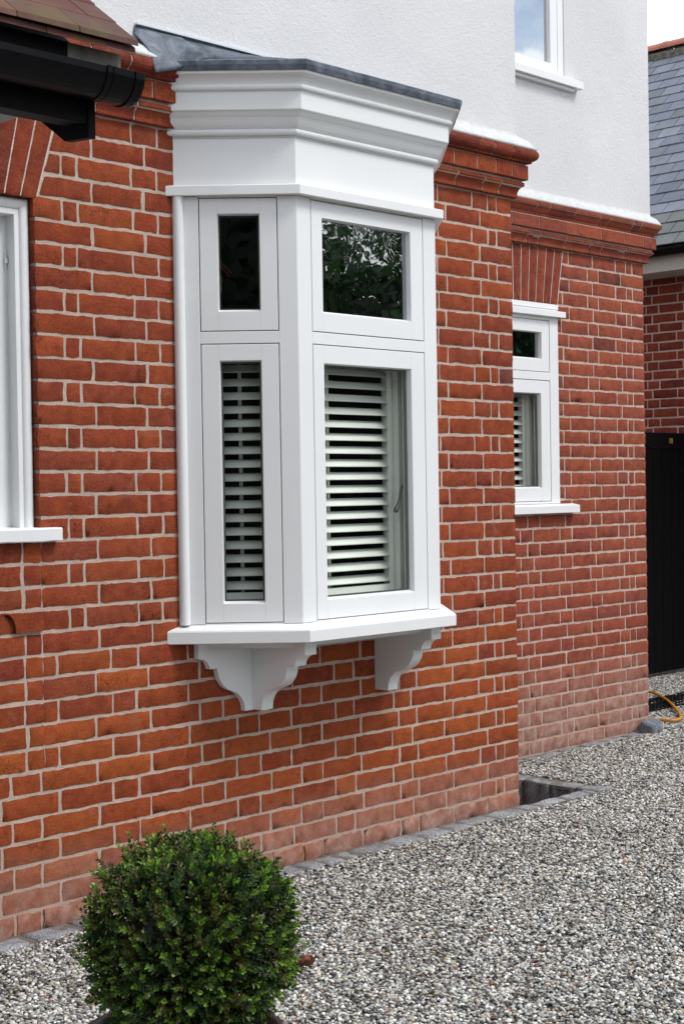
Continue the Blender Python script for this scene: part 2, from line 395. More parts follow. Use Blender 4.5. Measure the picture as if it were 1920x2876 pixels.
# mortar sheet around the openings
for (a, c, z0, z1) in ((-4.3, .0, -.3, .93), (-.66, .0, .93, 2.95), (-2.514, -1.84, .93, 2.40), (-4.3, -2.514, .93, 1.29), (-4.3, -3.42, 1.29, 2.40), (-4.3, -1.84, 2.40, 2.95)):
    sheet(mb, FA, a + .006 if c == .0 and False else a, c - .003 if c == .0 else c, z0, z1)
# return at the right-hand corner
FR = (0, 0, 0, 1, 1, 0)
for k in range(-8, 31):
    z0, z1 = zc(k - 1), zc(k)
    course(mb, FR, [.103, .328, .44, .665] if k % 2 else [.215, .44, .55], .0025, YB - .006, z0, z1, PAL_A, step=.1)
sheet(mb, FR, .006, YB, -.3, 2.95)
# reveal bricks at the jamb of the left window
FJ = (-2.519, 0, 0, -1, -1, 0)
for k in range(12, 27):
    z0, z1 = zc(k - 1), zc(k); z0 = max(z0, 1.315)
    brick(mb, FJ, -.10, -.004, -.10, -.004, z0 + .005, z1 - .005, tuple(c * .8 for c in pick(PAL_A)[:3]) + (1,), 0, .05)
sheet(mb, FJ, -.12, -.005, 1.29, 2.40, -.004)
obj('brick_wall', mb, [M['brick'], M['mortar']], house, label='front wall of orange red brick in pale lime mortar around the bay')

# --- wall B
mb = MB()
for k in range(-7, 31):
    z0, z1 = zc(k - 1), zc(k); zm = (z0 + z1) / 2
    jl = [x + G_(0, .003) for x in (ODDB if k % 2 else EVENB)]
    if zm < 1.29 : course(mb, FB, jl, .01, XB - .0025, z0, z1, PAL_B, 0, .0115)
    elif zm < 2.395:
        course(mb, FB, jl, 1.352, XB - .0025, z0, z1, PAL_B, 0, .0115); course(mb, FB, jl, .01, .58, z0, z1, PAL_B, 0, .0115)
    else:
        def sb(z): return 1.352 + (z - 2.399) * .188
        course(mb, FB, jl, sb(z0) + .004, XB - .0025, z0, z1, PAL_B, 0, .0115, xlt=sb(z1) + .004)
        course(mb, FB, jl, .01, .52, z0, z1, PAL_B, 0, .0115)
for (a, c, z0, z1) in ((0, XB - .006, -.3, 1.30), (0, .585, 1.30, 2.41), (1.346, XB - .006, 1.30, 2.41), (0, XB - .006, 2.41, 2.95)): sheet(mb, FB, a, c, z0, z1)
FRB = (XB, YB, 0, 1, 1, 0)
for k in range(-5, 31):
    z0, z1 = zc(k - 1), zc(k)
    course(mb, FRB, [.103 + .1125 * q for q in range(1, 44) if q % 3] if k % 2 else [.215 + .1125 * q for q in range(1, 44) if q % 3 != 1], .0025, 5, z0, z1, PAL_B, step=.2)
sheet(mb, FRB, .006, 5, -.05, 2.95)
obj('brick_wall', mb, [M['brickb'], M['mortarb']], house, label='set back wall of duller pinkish red brick beside the small window')

# --- arches
def arch(name, fr, xr_b, xl_b, zb, zt, slope, cx, wid, pal, label):
    mb = MB(); n = round((xr_b - xl_b) / wid); conv = (xr_b - cx) / slope; zc_ = zb - conv
    for i in range(n):
        a = xl_b + (xr_b - xl_b) * i / n; c = xl_b + (xr_b - xl_b) * (i + 1) / n
        f = (zt - zc_) / conv
        at = cx + (a - cx) * f; ct = cx + (c - cx) * f; g = .0027
        brick(mb, fr, a + g, c - g, at + g, ct - g, zb, zt, pick(pal), 0, .022, jit=.0004, e=.0012, depth=.02)
    f = (zt - zc_) / conv
    mb.add([L(fr, xl_b, zb + .002, -.0009), L(fr, xr_b + .004, zb + .002, -.0009), L(fr, cx + (xr_b - cx) * f + .004, zt, -.0009), L(fr, cx + (xl_b - cx) * f, zt, -.0009)], [(0, 1, 2, 3)], 1)
    mb.add([L(fr, xl_b, zb + .001, -.002), L(fr, xr_b, zb + .001, -.002), L(fr, xr_b, zb + .001, -.1), L(fr, xl_b, zb + .001, -.1)], [(3, 2, 1, 0)], 0, (.2, .05, .03, 1))
    obj(name, mb, [M['mould'], m_mortar('white_putty_joint', (.78, .68, .60))], house, label=label)
arch('flat_arch', FA, -2.508, -3.42, 2.39, 2.697, .295, -2.964, .0625, [(.24, .052, .026), (.27, .058, .028), (.21, .048, .028)], 'gauged red brick flat arch above the left window')
arch('flat_arch', FB, 1.35, .58, 2.402, 2.697, .188, .965, .0625, [(.25, .058, .036), (.28, .066, .038), (.23, .054, .036)], 'gauged red brick flat arch above the small window')

# --- string courses
BULL = [(0, 2.851), (.060, 2.850), (.067, 2.852), (.068, 2.860), (.075, 2.862), (.083, 2.868), (.089, 2.878), (.0905, 2.889), (.088, 2.900), (.081, 2.909), (.07, 2.913), (0, 2.916)]
CYMA = [(0, 2.851), (.044, 2.850), (.050, 2.853), (.051, 2.861), (.056, 2.866), (.062, 2.876), (.067, 2.888), (.074, 2.897), (.0795, 2.899), (.080, 2.917), (0, 2.919)]
PLAIN = [(0, 2.779), (.053, 2.779), (.055, 2.782), (.055, 2.840), (.053, 2.843), (0, 2.843)]
COVE = [(0, 2.702), (.018, 2.701), (.021, 2.704), (.021, 2.712), (.0195, 2.715), (.021, 2.726), (.026, 2.739), (.034, 2.748), (.040, 2.751), (.043, 2.754), (.043, 2.768), (0, 2.770)]
def prism(mb, fr, prof, a, c, ma=0, mc=0, col=(1, 1, 1, 1), mat=0, dn=0, wob=0.0):
    w = [U(-wob, wob) for _ in range(3)]
    s1 = [L(fr, a + ma * o, z + w[0], max(o + w[2], -.01) + dn) for o, z in prof]; s2 = [L(fr, c + mc * o, z + w[1], max(o + w[2], -.01) + dn) for o, z in prof]
    mb.loft([s1, s2], mat, closed=True, caps=True, col=col)
def string(mb, fr, prof, js, a, c, mitre_end, pal, mi=0):
    js = sorted([x for x in js if a + .03 < x < c - .03]); bd = [a] + js + [c]
    for i in range(len(bd) - 1):
        last = i == len(bd) - 2
        prism(mb, fr, prof, bd[i] + .004, bd[i + 1] - (0 if last and mitre_end else .004), 0, (1 if last and mitre_end else 0), pick(pal), 0, wob=.0007)
    zmn, zmx = min(z for o, z in prof), max(z for o, z in prof)
    inn = [(o - .0034 if o > .01 else o, z + (.003 if z < (zmn + zmx) / 2 else -.003)) for o, z in prof]
    prism(mb, fr, inn, a, c - .002, 0, 1 if mitre_end else 0, mat=1)
PM = [(.20, .042, .026), (.18, .037, .024), (.225, .048, .028), (.165, .036, .025)]
PB2 = [(.27, .064, .042), (.24, .056, .04), (.29, .07, .042), (.22, .052, .04)]
def jrange(lo, hi, ph, pat=(.225, .112)):
    x = lo + ph; out = []; i = 0
    while x < hi: out.append(x); x += pat[i % len(pat)]; i += 1
    return out
mbl = MB(); mb = MB()
for prof, jr, jlft, pal in ((BULL, [-.317, -.212, -.082], [-2.173] + jrange(-4.3, -2.25, .05), PM), (PLAIN, [-.449, -.295, -.17, -.056], [-2.06, -2.285] + jrange(-4.3, -2.35, .1), PAL_A), (COVE, [-.407, -.226, -.11], [-2.114] + jrange(-4.3, -2.2, .0), PM + PAL_A[:2])):
    string(mbl, FA, prof, jlft, -4.3, -1.868, False, pal); string(mb, FA, prof, jr, -.64, 0, True, pal)
    string(mb, FR, prof, [.3, .5], .0, YB - .002, False, pal)
for (z0, z1, o) in ((2.766, 2.783, .036), (2.840, 2.852, .047)):
    prism(mbl, FA, [(0, z0), (o, z0), (o, z1), (0, z1)], -4.3, -1.87, mat=1); prism(mb, FA, [(0, z0), (o, z0), (o, z1), (0, z1)], -.64, 0, 0, 1, mat=1)
    prism(mb, FR, [(0, z0), (o, z0), (o, z1), (0, z1)], 0, YB, -1, 0, mat=1)
# mitred corner pieces on the return
for prof in (BULL, PLAIN, COVE): prism(mb, FR, prof, 0, .1, -1, 0, col=pick(PM))
obj('string_course', mb, [M['mould'], M['mortar']], house, fixn=True, label='dark red moulded brick string course with rounded top edge right of the bay')
obj('string_course', mbl, [M['mould'], M['mortar']], house, fixn=True, label='dark red moulded brick string course with rounded top edge left of the bay')
mb = MB()
for prof, jr, pal in ((CYMA, [2.069, 1.988, 1.759, 1.667, 1.429, 1.2, 1.089, .86, .75, .52, .4, .2], PB2), (PLAIN, [2.119, 1.921, 1.695, 1.463, 1.356, 1.132, .9, .68, .45, .3, .1], PAL_B), (COVE, [1.985, 1.957, 1.734, 1.623, 1.394, 1.159, 1.059, .83, .72, .5, .4, .2], PB2)):
    string(mb, FB, prof, jr, .0, XB, True, pal); prism(mb, FRB, prof, 0, 5, -1, 0, col=pick(pal))
for (z0, z1, o) in ((2.766, 2.783, .038), (2.840, 2.852, .046)):
    prism(mb, FB, [(0, z0), (o, z0), (o, z1), (0, z1)], 0, XB, 0, 1, mat=1)
obj('string_course', mb, [M['mould'], M['mortarb']], house, fixn=True, label='moulded brick string course with sharp stepped edge on the set back wall')

# --- upper storey render
def render_wall(fr, frr, s0, s1, ret, n, zt, label, zb, top_o, top_z, win=None):
    mb = MB(); st = []
    def sh(a, c, z0, z1): mb.add([L(fr, a, z0, n), L(fr, c, z0, n), L(fr, c, z1, n), L(fr, a, z1, n)], [(0, 1, 2, 3)])
    if win:
        wx0, wx1, wz = win
        sh(s0, wx0, zb, zt); sh(wx1, s1 + n, zb, zt); sh(wx0, wx1, zb, wz); sh(wx0, wx1, 5.0, zt)
        mb.add([L(fr, wx1, wz, n), L(fr, wx1, 5, n), L(fr, wx1, 5, n - .1), L(fr, wx1, wz, n - .1)], [(0, 1, 2, 3)])
    else: sh(s0, s1 + n, zb, zt)
    mb.add([L(frr, -n, zb, n), L(frr, ret, zb, n), L(frr, ret, zt, n), L(frr, -n, zt, n)], [(0, 1, 2, 3)])
    # sloped flaunching over the string course, ragged lower edge
    prof = [(n - .001, zb + .004), (n + .004, zb - .012), (n + (top_o - n) * .5, (zb + top_z) / 2 + .004), (top_o - .006, top_z + .006), (top_o - .002, top_z - .002), (top_o - .02, top_z - .012), (0, top_z - .012)]
    secs = []; m = int((s1 - s0) / .03)
    for i in range(m + 1):
        a = s0 + (s1 - s0) * i / m; last = i == m
        jv = (noise.noise((a * 9, n * 50, 0)) * .0025 + noise.noise((a * 45, n * 50, 5)) * .0022) * (.7 if n < .025 else .10); j = [(0, 0)] * 3 + [(jv * .15, jv * .3), (jv, jv * .6), (jv, jv * .6)] + [(0, 0)]
        secs.append([L(fr, a + (o if last else 0), z + jz, o + jo) for (o, z), (jo, jz) in zip(prof, j)])
    mb.loft(secs, 1, smooth=True)
    secs = []
    for i in range(12):
        a = ret * i / 11
        secs.append([L(frr, a - (o if i == 0 else 0), z, o) for (o, z) in prof])
    mb.loft(secs, 1)
    obj('rendered_wall', mb, [M['render'], M['flaunch']], house, label=label)
b = N('white_flaunching'); P = b.pos()
x = b.ramp(b.noise(30, 6, .7, P), [(.3, (.50, .50, .49)), (.6, (.63, .635, .63))])
b.pbr(x, .9, b.bump(b.noise(120, 4, .6, P), .35, .004), spec=.15); M['flaunch'] = b.m
render_wall(FA, FR, -4.5, 0, YB, .019, 6.2, 'white textured render above the bay', 2.985, .089, 2.915)
render_wall(FB, FRB, 0, XB, 5, .031, 6.2, 'white textured render around the upstairs window', 2.985, .080, 2.925, (.50, 1.400, 3.60))

# ------------------------------------------------------------------ bay window
C0 = (-1.934, 0); CK = (-1.934, 0, .70711, -.70711, -.70711, -.70711)
FF = (-1.627, -.307, 1, 0, 0, -1); RC = (-.879, -.307, .70711, .70711, .70711, -.70711)
def sweep_bay(mb, prof, k=1.0, smooth=False, mat=0, endcut=0.0):
    secs = []
    e = 1.4142 * k
    def pts(o): return [(-1.934 - o * e, endcut), (-1.627 - .4142 * o, -.307 - o), (-.879 + .4142 * o, -.307 - o), (-.572 + o * e, endcut)]
    for i in range(4): secs.append([(pts(o)[i][0], pts(o)[i][1], z) for o, z in prof])
    mb.loft(secs, mat, smooth=False)
mb = MB()
# posts, mullions, transom, head, fascia
def bayface(fr, W, a0, a1, posts=True):
    mb.lbox(fr, 0, a0, .955, 2.466, -.07, 0); mb.lbox(fr, a1, W, .955, 2.466, -.07, 0)
    mb.lbox(fr, a0, a1, 1.9475, 1.990, -.07, 0)
    mb.lbox(fr, a0, a1, 2.462, 2.475, -.07, 0); mb.lbox(fr, a0, a1, .944, .958, -.07, -.001)
bayface(CK, .434, .0885, .3665); bayface(FF, .748, .0695, .6765); bayface(RC, .434, .0675, .3455)
mb2 = MB(); 
bay = obj('bay_window', mb, M['white'], house, bevel=.0016, fixn=False, label='white painted timber bay window canted out from the brick wall')
mb = MB()
sweep_bay(mb, [(-.02, 2.46), (-.002, 2.47), (-.002, 2.682), (-.02, 2.70)])
obj('fascia', mb, M['cornicew'], bay)
mb = MB()
sweep_bay(mb, [(-.03, 2.469), (.030, 2.4655), (.033, 2.468), (.033, 2.4985), (.0305, 2.501), (-.004, 2.508)], .72)
obj('drip_mould', mb, M['white'], bay)
mb = MB()
CP = [(-.03, 2.678), (.003, 2.678), (.010, 2.679), (.0150, 2.683), (.0165, 2.689), (.0140, 2.695), (.0120, 2.698), (.0165, 2.702), (.023, 2.710), (.028, 2.719), (.032, 2.729),
      (.0345, 2.733), (.0345, 2.7355), (.0372, 2.7365), (.042, 2.742), (.048, 2.751), (.0555, 2.7555), (.0565, 2.758), (.0565, 2.818), (.058, 2.821), (.064, 2.822), (.069, 2.826), (.0705, 2.832), (.069, 2.838),
      (.0655, 2.842), (.068, 2.850), (.0735, 2.860), (.081, 2.868), (.0885, 2.872), (.0945, 2.873), (.0955, 2.876), (.0955, 2.889), (-.03, 2.889)]
sweep_bay(mb, CP)
obj('cornice', mb, M['cornicew'], bay, label='stepped white moulded cornice below the lead')
mb = MB()
secs = []
for i in range(41):   # slightly wavy dressed lead edge
    pass
def leadpt(t, o, z):
    P_ = [(-1.934 - o * 1.414, 0), (-1.627 - .4142 * o, -.307 - o), (-.879 + .4142 * o, -.307 - o), (-.572 + o * 1.414, 0)]
    i = min(2, int(t)); f = t - i
    return (P_[i][0] + (P_[i + 1][0] - P_[i][0]) * f, P_[i][1] + (P_[i + 1][1] - P_[i][1]) * f, z)
for i in range(61):
    t = 3 * i / 60; w = .0016 * noise.noise((t * 6, 0, 0)); w2 = .002 * noise.noise((t * 8, 3, 0))
    secs.append([leadpt(t, .096, 2.884), leadpt(t, .1015 + w, 2.8835 + w2), leadpt(t, .1065 + w, 2.900), leadpt(t, .1075 + w, 2.913 + w2), leadpt(t, .100, 2.918 + w2), leadpt(t, .04, 2.934)])
mb.loft(secs, 0, smooth=False)
zt = 3.024
inner = [leadpt(3 * i / 60, .04, 2.934) for i in range(61)]
wall = [(max(-2.10, min(-.41, -2.10 + 1.69 * (i / 60))), -.021, zt) for i in range(61)]
mb.loft([inner, [tuple((a + c) / 2 + (0 if q < 2 else .004 * noise.noise((a * 5, i_, 0))) for q, (a, c) in enumerate(zip(p, w_))) for i_, (p, w_) in enumerate(zip(inner, wall))], wall], 0, smooth=True)
# upstand against the render
mb.box(-2.10, -.40, -.023, -.0195, 3.018, 3.03)
# dressed skirt turned down over the string course at the left
top = [(-2.109 + .0085 * i, -.0235, 3.027) for i in range(25)]
botk = [(-2.084, -.100, 2.856), (-2.045, -.104, 2.866), (-2.008, -.106, 2.876), (-1.974, -.111, 2.893), (-1.945, -.135, 2.908), (-1.905, -.172, 2.925)]
def interp(pts, t):
    t = t * (len(pts) - 1); i = min(len(pts) - 2, int(t)); f = t - i
    return tuple(pts[i][q] + (pts[i + 1][q] - pts[i][q]) * f for q in range(3))
left = [(-2.1095, -.0235, 3.024), (-2.116, -.027, 2.998), (-2.103, -.045, 2.974), (-2.089, -.066, 2.941), (-2.085, -.085, 2.901), (-2.084, -.100, 2.856)]
sec = []
for j in range(15):
    v = j / 14; row = []
    for i in range(25):
        u = i / 24; a = Vector(top[i]); c = Vector(interp(botk, u)); p = a + (c - a) * v
        l = Vector(interp(left, v)) - (Vector(top[0]) + (Vector(botk[0]) - Vector(top[0])) * v)
        p += l * max(0, 1 - u * 1.6)
        bul = math.sin(v * math.pi) * (.006 + .007 * noise.noise((u * 3, v * 3, 1.7)))
        p += Vector((-.3, -.7, .5)) * bul * (.4 + .6 * math.sin(u * math.pi)); row.append(tuple(p))
    sec.append(row)
mb.loft(sec, 0, smooth=True)
lead = obj('lead_roof', mb, M['lead'], bay, label='grey lead roof with a flap turned down over the brick string course')
sm = lead.modifiers.new('Solid', 'SOLIDIFY'); sm.thickness = .0025; sm.offset = 0
mb = MB(); mb.box(-2.106, -.40, -.034, -.0192, 3.031, 3.0375); obj('flashing_bead', mb, M['flash'], bay)
# sill
mb = MB()
sweep_bay(mb, [(-.09, .888), (.052, .8895), (.058, .8925), (.0585, .932), (.0555, .937), (-.002, .9535), (-.09, .9535)], .74)
obj('sill', mb, M['white'], bay)
mb = MB()
sweep_bay(mb, [(-.30, .862), (-.055, .862), (-.055, .890)], 1)
mb.add([(-1.86, -.004, .863), (-1.60, -.255, .863), (-.90, -.255, .863), (-.64, -.004, .863)], [(0, 1, 2, 3)])
obj('soffit_board', mb, M['white'], bay)
# quarter round beads against the brick
mb = MB()
for fr, sgn in ((CK, 1),):
    prof = [(.020 * math.cos(t) , .020 * math.sin(t)) for t in [math.pi * q / 10 for q in range(11)]]
    secs = [[L(CK, .017 + a, z, .001 + n) for a, n in prof] for z in (.955, 2.468)]
    mb.loft(secs, 0, smooth=True)
    obj('corner_bead', mb, M['white'], bay); mb = MB()
    secs = [[L(RC, .417 + a, z, .001 + n) for a, n in prof] for z in (.955, 2.468)]
    mb.loft(secs, 0, smooth=True)
obj('corner_bead', mb, M['white'], bay)
# brackets
PR = [(0, .622), (.071, .622), (.0735, .648), (.079, .662), (.088, .677), (.105, .693), (.126, .704), (.146, .710), (.164, .718), (.178, .728), (.190, .740), (.199, .753), (.205, .768), (.208, .790), (.249, .795),
      (.2515, .807), (.257, .817), (.266, .826), (.280, .834), (.303, .838), (.303, .887), (0, .887)]
LW = [(0, .621), (.039, .621), (.043, .645), (.049, .659), (.059, .673), (.072, .686), (.086, .694), (.104, .701), (.121, .708), (.134, .716), (.146, .727), (.157, .743), (.165, .760), (.172, .789), (.206, .789),
      (.209, .800), (.216, .812), (.224, .820), (.235, .826), (.259, .830), (.259, .887), (0, .887)]
def bracket(xa, wing, label):
    mb = MB()
    s1 = [(xa, -y, z) for y, z in PR]; s2 = [(xa + .057, -y, z) for y, z in PR]
    mb.loft([s1, s2], 0, closed=True, caps=True)
    if wing:
        s1 = [(xa - .0005 - w, -.027, z) for w, z in LW]; s2 = [(xa - .0005 - w, -.002, z) for w, z in LW]
        mb.loft([s1, s2], 0, closed=True, caps=True)
    obj('bracket', mb, M['cornicew'], bay, bevel=.001, fixn=True, label=label)
bracket(-1.616, True, 'left scrolled white bracket with a second leaf along the wall')
bracket(-.931, False, 'right scrolled white bracket')

def casement(parent, fr, s0, s1, z0, z1, g0, g1, h0, h1, glass, mat='white', n=0.0, label=None, rec=.020, bev=.012):
    """leaf with bevelled glazing rebate and pane; g0..g1,h0..h1 is the glass opening"""
    mb = MB(); t = .046
    O = [(s0, z0), (s1, z0), (s1, z1), (s0, z1)]
    I = [(g0, h0), (g1, h0), (g1, h1), (g0, h1)]
    b1 = .004
    I2 = [(g0 + b1, h0 + b1 + .004), (g1 - b1, h0 + b1 + .004), (g1 - b1, h1 - b1), (g0 + b1, h1 - b1)]
    r = .0015
    O2 = [(s0 + r, z0 + r), (s1 - r, z0 + r), (s1 - r, z1 - r), (s0 + r, z1 - r)]
    rings = [[L(fr, a, z, n - t) for a, z in O], [L(fr, a, z, n - r) for a, z in O], [L(fr, a, z, n) for a, z in O2], [L(fr, a, z, n) for a, z in I], [L(fr, a, z, n - .003) for a, z in [(g0 + .0015, h0 + .0015), (g1 - .0015, h0 + .0015), (g1 - .0015, h1 - .0015), (g0 + .0015, h1 - .0015)]], [L(fr, a, z, n - rec) for a, z in I2], [L(fr, a, z, n - t) for a, z in I2]]
    vs = [p for rg in rings for p in rg]; fs = []
    for i in range(len(rings) - 1):
        for k in range(4): fs.append((i * 4 + k, i * 4 + (k + 1) % 4, (i + 1) * 4 + (k + 1) % 4, (i + 1) * 4 + k))
    fs.append((0, 4 * 6, 4 * 6 + 1, 1)); fs.append((1, 25, 26, 2)); fs.append((2, 26, 27, 3)); fs.append((3, 27, 24, 0))
    mb.add(vs, fs)
    for gx in (g0, g1):   # joints between stiles and rails
        for za, zb_ in ((z0 + .002, h0 - .001), (h1 + .001, z1 - .002)):
            mb.add([L(fr, gx - .0006, za, n + .0002), L(fr, gx + .0006, za, n + .0002), L(fr, gx + .0006, zb_, n + .0002), L(fr, gx - .0006, zb_, n + .0002)], [(0, 1, 2, 3)], 1)
    o = obj('casement', mb, [M[mat], M['joint']], parent, label=label)
    p = MB(); e = .001
    (a0, c0), (a1, c1) = (I2[0][0], I2[0][1]), (I2[2][0], I2[2][1])
    p.add([L(fr, a0, c0, n - rec - .001), L(fr, a1, c0, n - rec - .001), L(fr, a1, c1, n - rec - .001), L(fr, a0, c1, n - rec - .001)], [(0, 1, 2, 3)], 0)
    # warm-edge spacer bars behind the outer pane
    for bx in ((a0, a0 + .006, c0, c1), (a1 - .006, a1, c0, c1), (a0 + .006, a1 - .006, c0, c0 + .006), (a0 + .006, a1 - .006, c1 - .006, c1)):
        p.lbox(fr, bx[0] + .0003, bx[1] - .0003, bx[2] + .0003, bx[3] - .0003, n - rec - .016, n - rec - .004, 1)
    obj('pane', p, [M[glass], M['spacer']], parent)
    return o
g = .0030
casement(bay, CK, .0885 + g, .3665 - g, 1.990 + g, 2.462 - g, .1535, .3040, 2.060, 2.405, 'glass_side', label='narrow upper casement in the canted side')
casement(bay, CK, .0885 + g, .3665 - g, .958 + g, 1.9475 - g, .1535, .3030, 1.027, 1.888, 'glass_low', label='narrow tall lower casement in the canted side')
casement(bay, FF, .0695 + g, .6765 - g, 1.990 + g, 2.462 - g, .126, .603, 2.060, 2.402, 'glass_top', label='wide upper casement in the bay front reflecting trees')
casement(bay, FF, .0695 + g, .6765 - g, .958 + g, 1.9475 - g, .126, .598, 1.029, 1.881, 'glass_low', label='large lower casement in the bay front')
casement(bay, RC, .0675 + g, .3455 - g, 1.990 + g, 2.462 - g, .131, .281, 2.060, 2.405, 'glass_side')
casement(bay, RC, .0675 + g, .3455 - g, .958 + g, 1.9475 - g, .131, .281, 1.027, 1.888, 'glass_low')

def shutter(parent, fr, s0, s1, z0, z1, n, pitch, zfirst, rod, stile=(.0, .025), chord=.047, ang=40, label=None):
    """louvred panel: z of front lower edge of top blade = zfirst"""
    mb = MB(); ca, sa = math.cos(math.radians(ang)) * chord, math.sin(math.radians(ang)) * chord
    z = zfirst + 6 * pitch
    while z > z0 + .078:
        if z + sa < z1 - .01:
            prof = []
            for q in range(11):
                t = q / 10; th = .0042 * math.sin(math.pi * min(1, max(0, t))) ** .6
                prof.append((n - ca * t, z + sa * t + th * .8, ))
            low = [(n - ca * (q / 10), z + sa * (q / 10) - .0042 * math.sin(math.pi * q / 10) ** .6 * .8) for q in range(9, 0, -1)]
            pp = prof + low
            mb.loft([[L(fr, s0 + stile[0], zz, nn) for nn, zz in pp], [L(fr, s1 - stile[1], zz, nn) for nn, zz in pp]], 0, closed=True, caps=True, smooth=True)
        z -= pitch
    nm = n - ca
    if stile[1]: mb.lbox(fr, s1 - stile[1], s1, z0, z1, nm, n - .006)
    if stile[0]: mb.lbox(fr, s0, s0 + stile[0], z0, z1, nm, n - .006)
    mb.lbox(fr, s0 + stile[0], s1 - stile[1], z0, z0 + .074, nm + .002, n - .008); mb.lbox(fr, s0 + stile[0], s1 - stile[1], z1 - .045, z1, nm + .002, n - .008)
    if rod: mb.lbox(fr, rod - .0065, rod + .0065, z0 + .05, z1 - .05, nm - .012, nm - .003)
    return obj('shutter', mb, M['shutter'], parent, fixn=True, label=label)
shutter(bay, FF, .075, .609, .985, 1.935, -.107, .0489, 1.852, .287, (0.0, .028), label='louvred shutter behind the front pane')
shutter(bay, CK, .085, .37, .985, 1.935, -.105, .0489, 1.852, .216, (.02, .02), label='louvred shutter behind the side pane')
shutter(bay, RC, .06, .35, .985, 1.935, -.105, .0489, 1.852, None, (.02, .02))
mb = MB()   # shutter frames and inner window boards
mb.lbox(FF, .612, .690, .958, 1.95, -.150, -.085); mb.lbox(FF, .02, .69, .955, .984, -.2, -.071); mb.lbox(FF, .02, .69, 1.937, 1.99, -.2, -.071)
mb.lbox(CK, .05, .40, .955, .984, -.2, -.071); mb.lbox(CK, .05, .40, 1.937, 1.99, -.2, -.071)
mb.lbox(FF, .6765, .70, .958, 2.46, -.085, -.0705); mb.lbox(CK, .372, .40, .96, 1.94, -.17, -.071)
obj('shutter_frame', mb, M['shutter'], bay)
mb = MB()
hp = [(-.985, -.262, 1.449), (-.990, -.262, 1.444), (-1.004, -.256, 1.441), (-1.020, -.250, 1.437), (-1.031, -.247, 1.427), (-1.035, -.247, 1.408), (-1.038, -.247, 1.388), (-1.046, -.247, 1.368), (-1.056, -.247, 1.352), (-1.063, -.247, 1.342), (-1.067, -.247, 1.336)]
mb.tube([(x, y + .0, z) for x, y, z in hp], [.007, .007, .006, .0055, .0055, .0055, .006, .0068, .0085, .010, .006], 10)
mb.box(-.992, -.978, -.262, -.256, 1.425, 1.475)
obj('handle', mb, M['pewter'], bay, label='curved pewter casement handle')
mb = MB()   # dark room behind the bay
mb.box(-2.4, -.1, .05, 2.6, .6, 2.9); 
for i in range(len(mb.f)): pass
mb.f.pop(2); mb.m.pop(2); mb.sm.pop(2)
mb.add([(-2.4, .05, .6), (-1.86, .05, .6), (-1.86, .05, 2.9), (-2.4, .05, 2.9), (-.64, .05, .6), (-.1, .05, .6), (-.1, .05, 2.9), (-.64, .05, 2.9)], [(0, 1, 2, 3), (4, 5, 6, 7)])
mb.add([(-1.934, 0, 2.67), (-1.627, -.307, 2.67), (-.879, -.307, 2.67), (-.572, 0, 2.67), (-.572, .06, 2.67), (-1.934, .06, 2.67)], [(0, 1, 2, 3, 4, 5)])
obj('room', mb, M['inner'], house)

# ------------------------------------------------------------------ small window on wall B
mb = MB(); FW = (0, YB, 1, 0, 0, -1)
for a, c in ((.584, .662), (1.273, 1.349)): mb.lbox(FW, a, c, 1.33, 2.372, -.06, .002)
mb.lbox(FW, .662, 1.273, 2.311, 2.372, -.06, .002); mb.lbox(FW, .662, 1.273, 1.990, 2.033, -.06, .002); mb.lbox(FW, .662, 1.273, 1.33, 1.342, -.06, .002)
sw = obj('side_window', mb, M['white'], house, bevel=.0015, label='small white casement window in the set back wall')
mb = MB(); mb.lbox(FW, .55, 1.386, 2.330, 2.362, -.01, .030); mb.lbox(FW, .584, 1.349, 2.3725, 2.400, -.03, .006); obj('head_mould', mb, M['white'], sw, bevel=.002)
mb = MB(); mb.add([L(FW, a, z, n) for a in (.47, 1.471) for n, z in ((-.03, 1.279), (.045, 1.279), (.045, 1.319), (-.03, 1.334))], [(0, 3, 2, 1), (4, 5, 6, 7), (1, 2, 6, 5), (2, 3, 7, 6), (0, 1, 5, 4)])
obj('sill', mb, M['white'], sw, bevel=.002)
casement(sw, FW, .662 + g, 1.273 - g, 2.033 + g, 2.311 - g, .735, 1.203, 2.100, 2.246, 'glass_top', label='top light')
casement(sw, FW, .662 + g, 1.273 - g, 1.342 + g, 1.990 - g, .735, 1.192, 1.414, 1.920, 'glass_low', label='lower light with shutter behind')
shutter(sw, FW, .66, 1.185, 1.36, 1.985, -.10, .0489, 1.90, .93, (.0, .018), label='louvred shutter behind the small window')
mb = MB(); mb.lbox(FW, 1.19, 1.272, 1.34, 1.99, -.15, -.085); mb.lbox(FW, .6, 1.26, 1.34, 1.36, -.2, -.07); mb.lbox(FW, .6, 1.26, 1.985, 2.03, -.2, -.07); obj('shutter_frame', mb, M['shutter'], sw)
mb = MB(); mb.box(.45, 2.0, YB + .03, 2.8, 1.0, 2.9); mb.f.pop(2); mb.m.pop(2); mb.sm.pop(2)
mb.box(.45, 2.0, YB + .05, 2.8, 3.2, 5.1); mb.f.pop(7); mb.m.pop(7); mb.sm.pop(7); obj('room', mb, M['inner'], house)
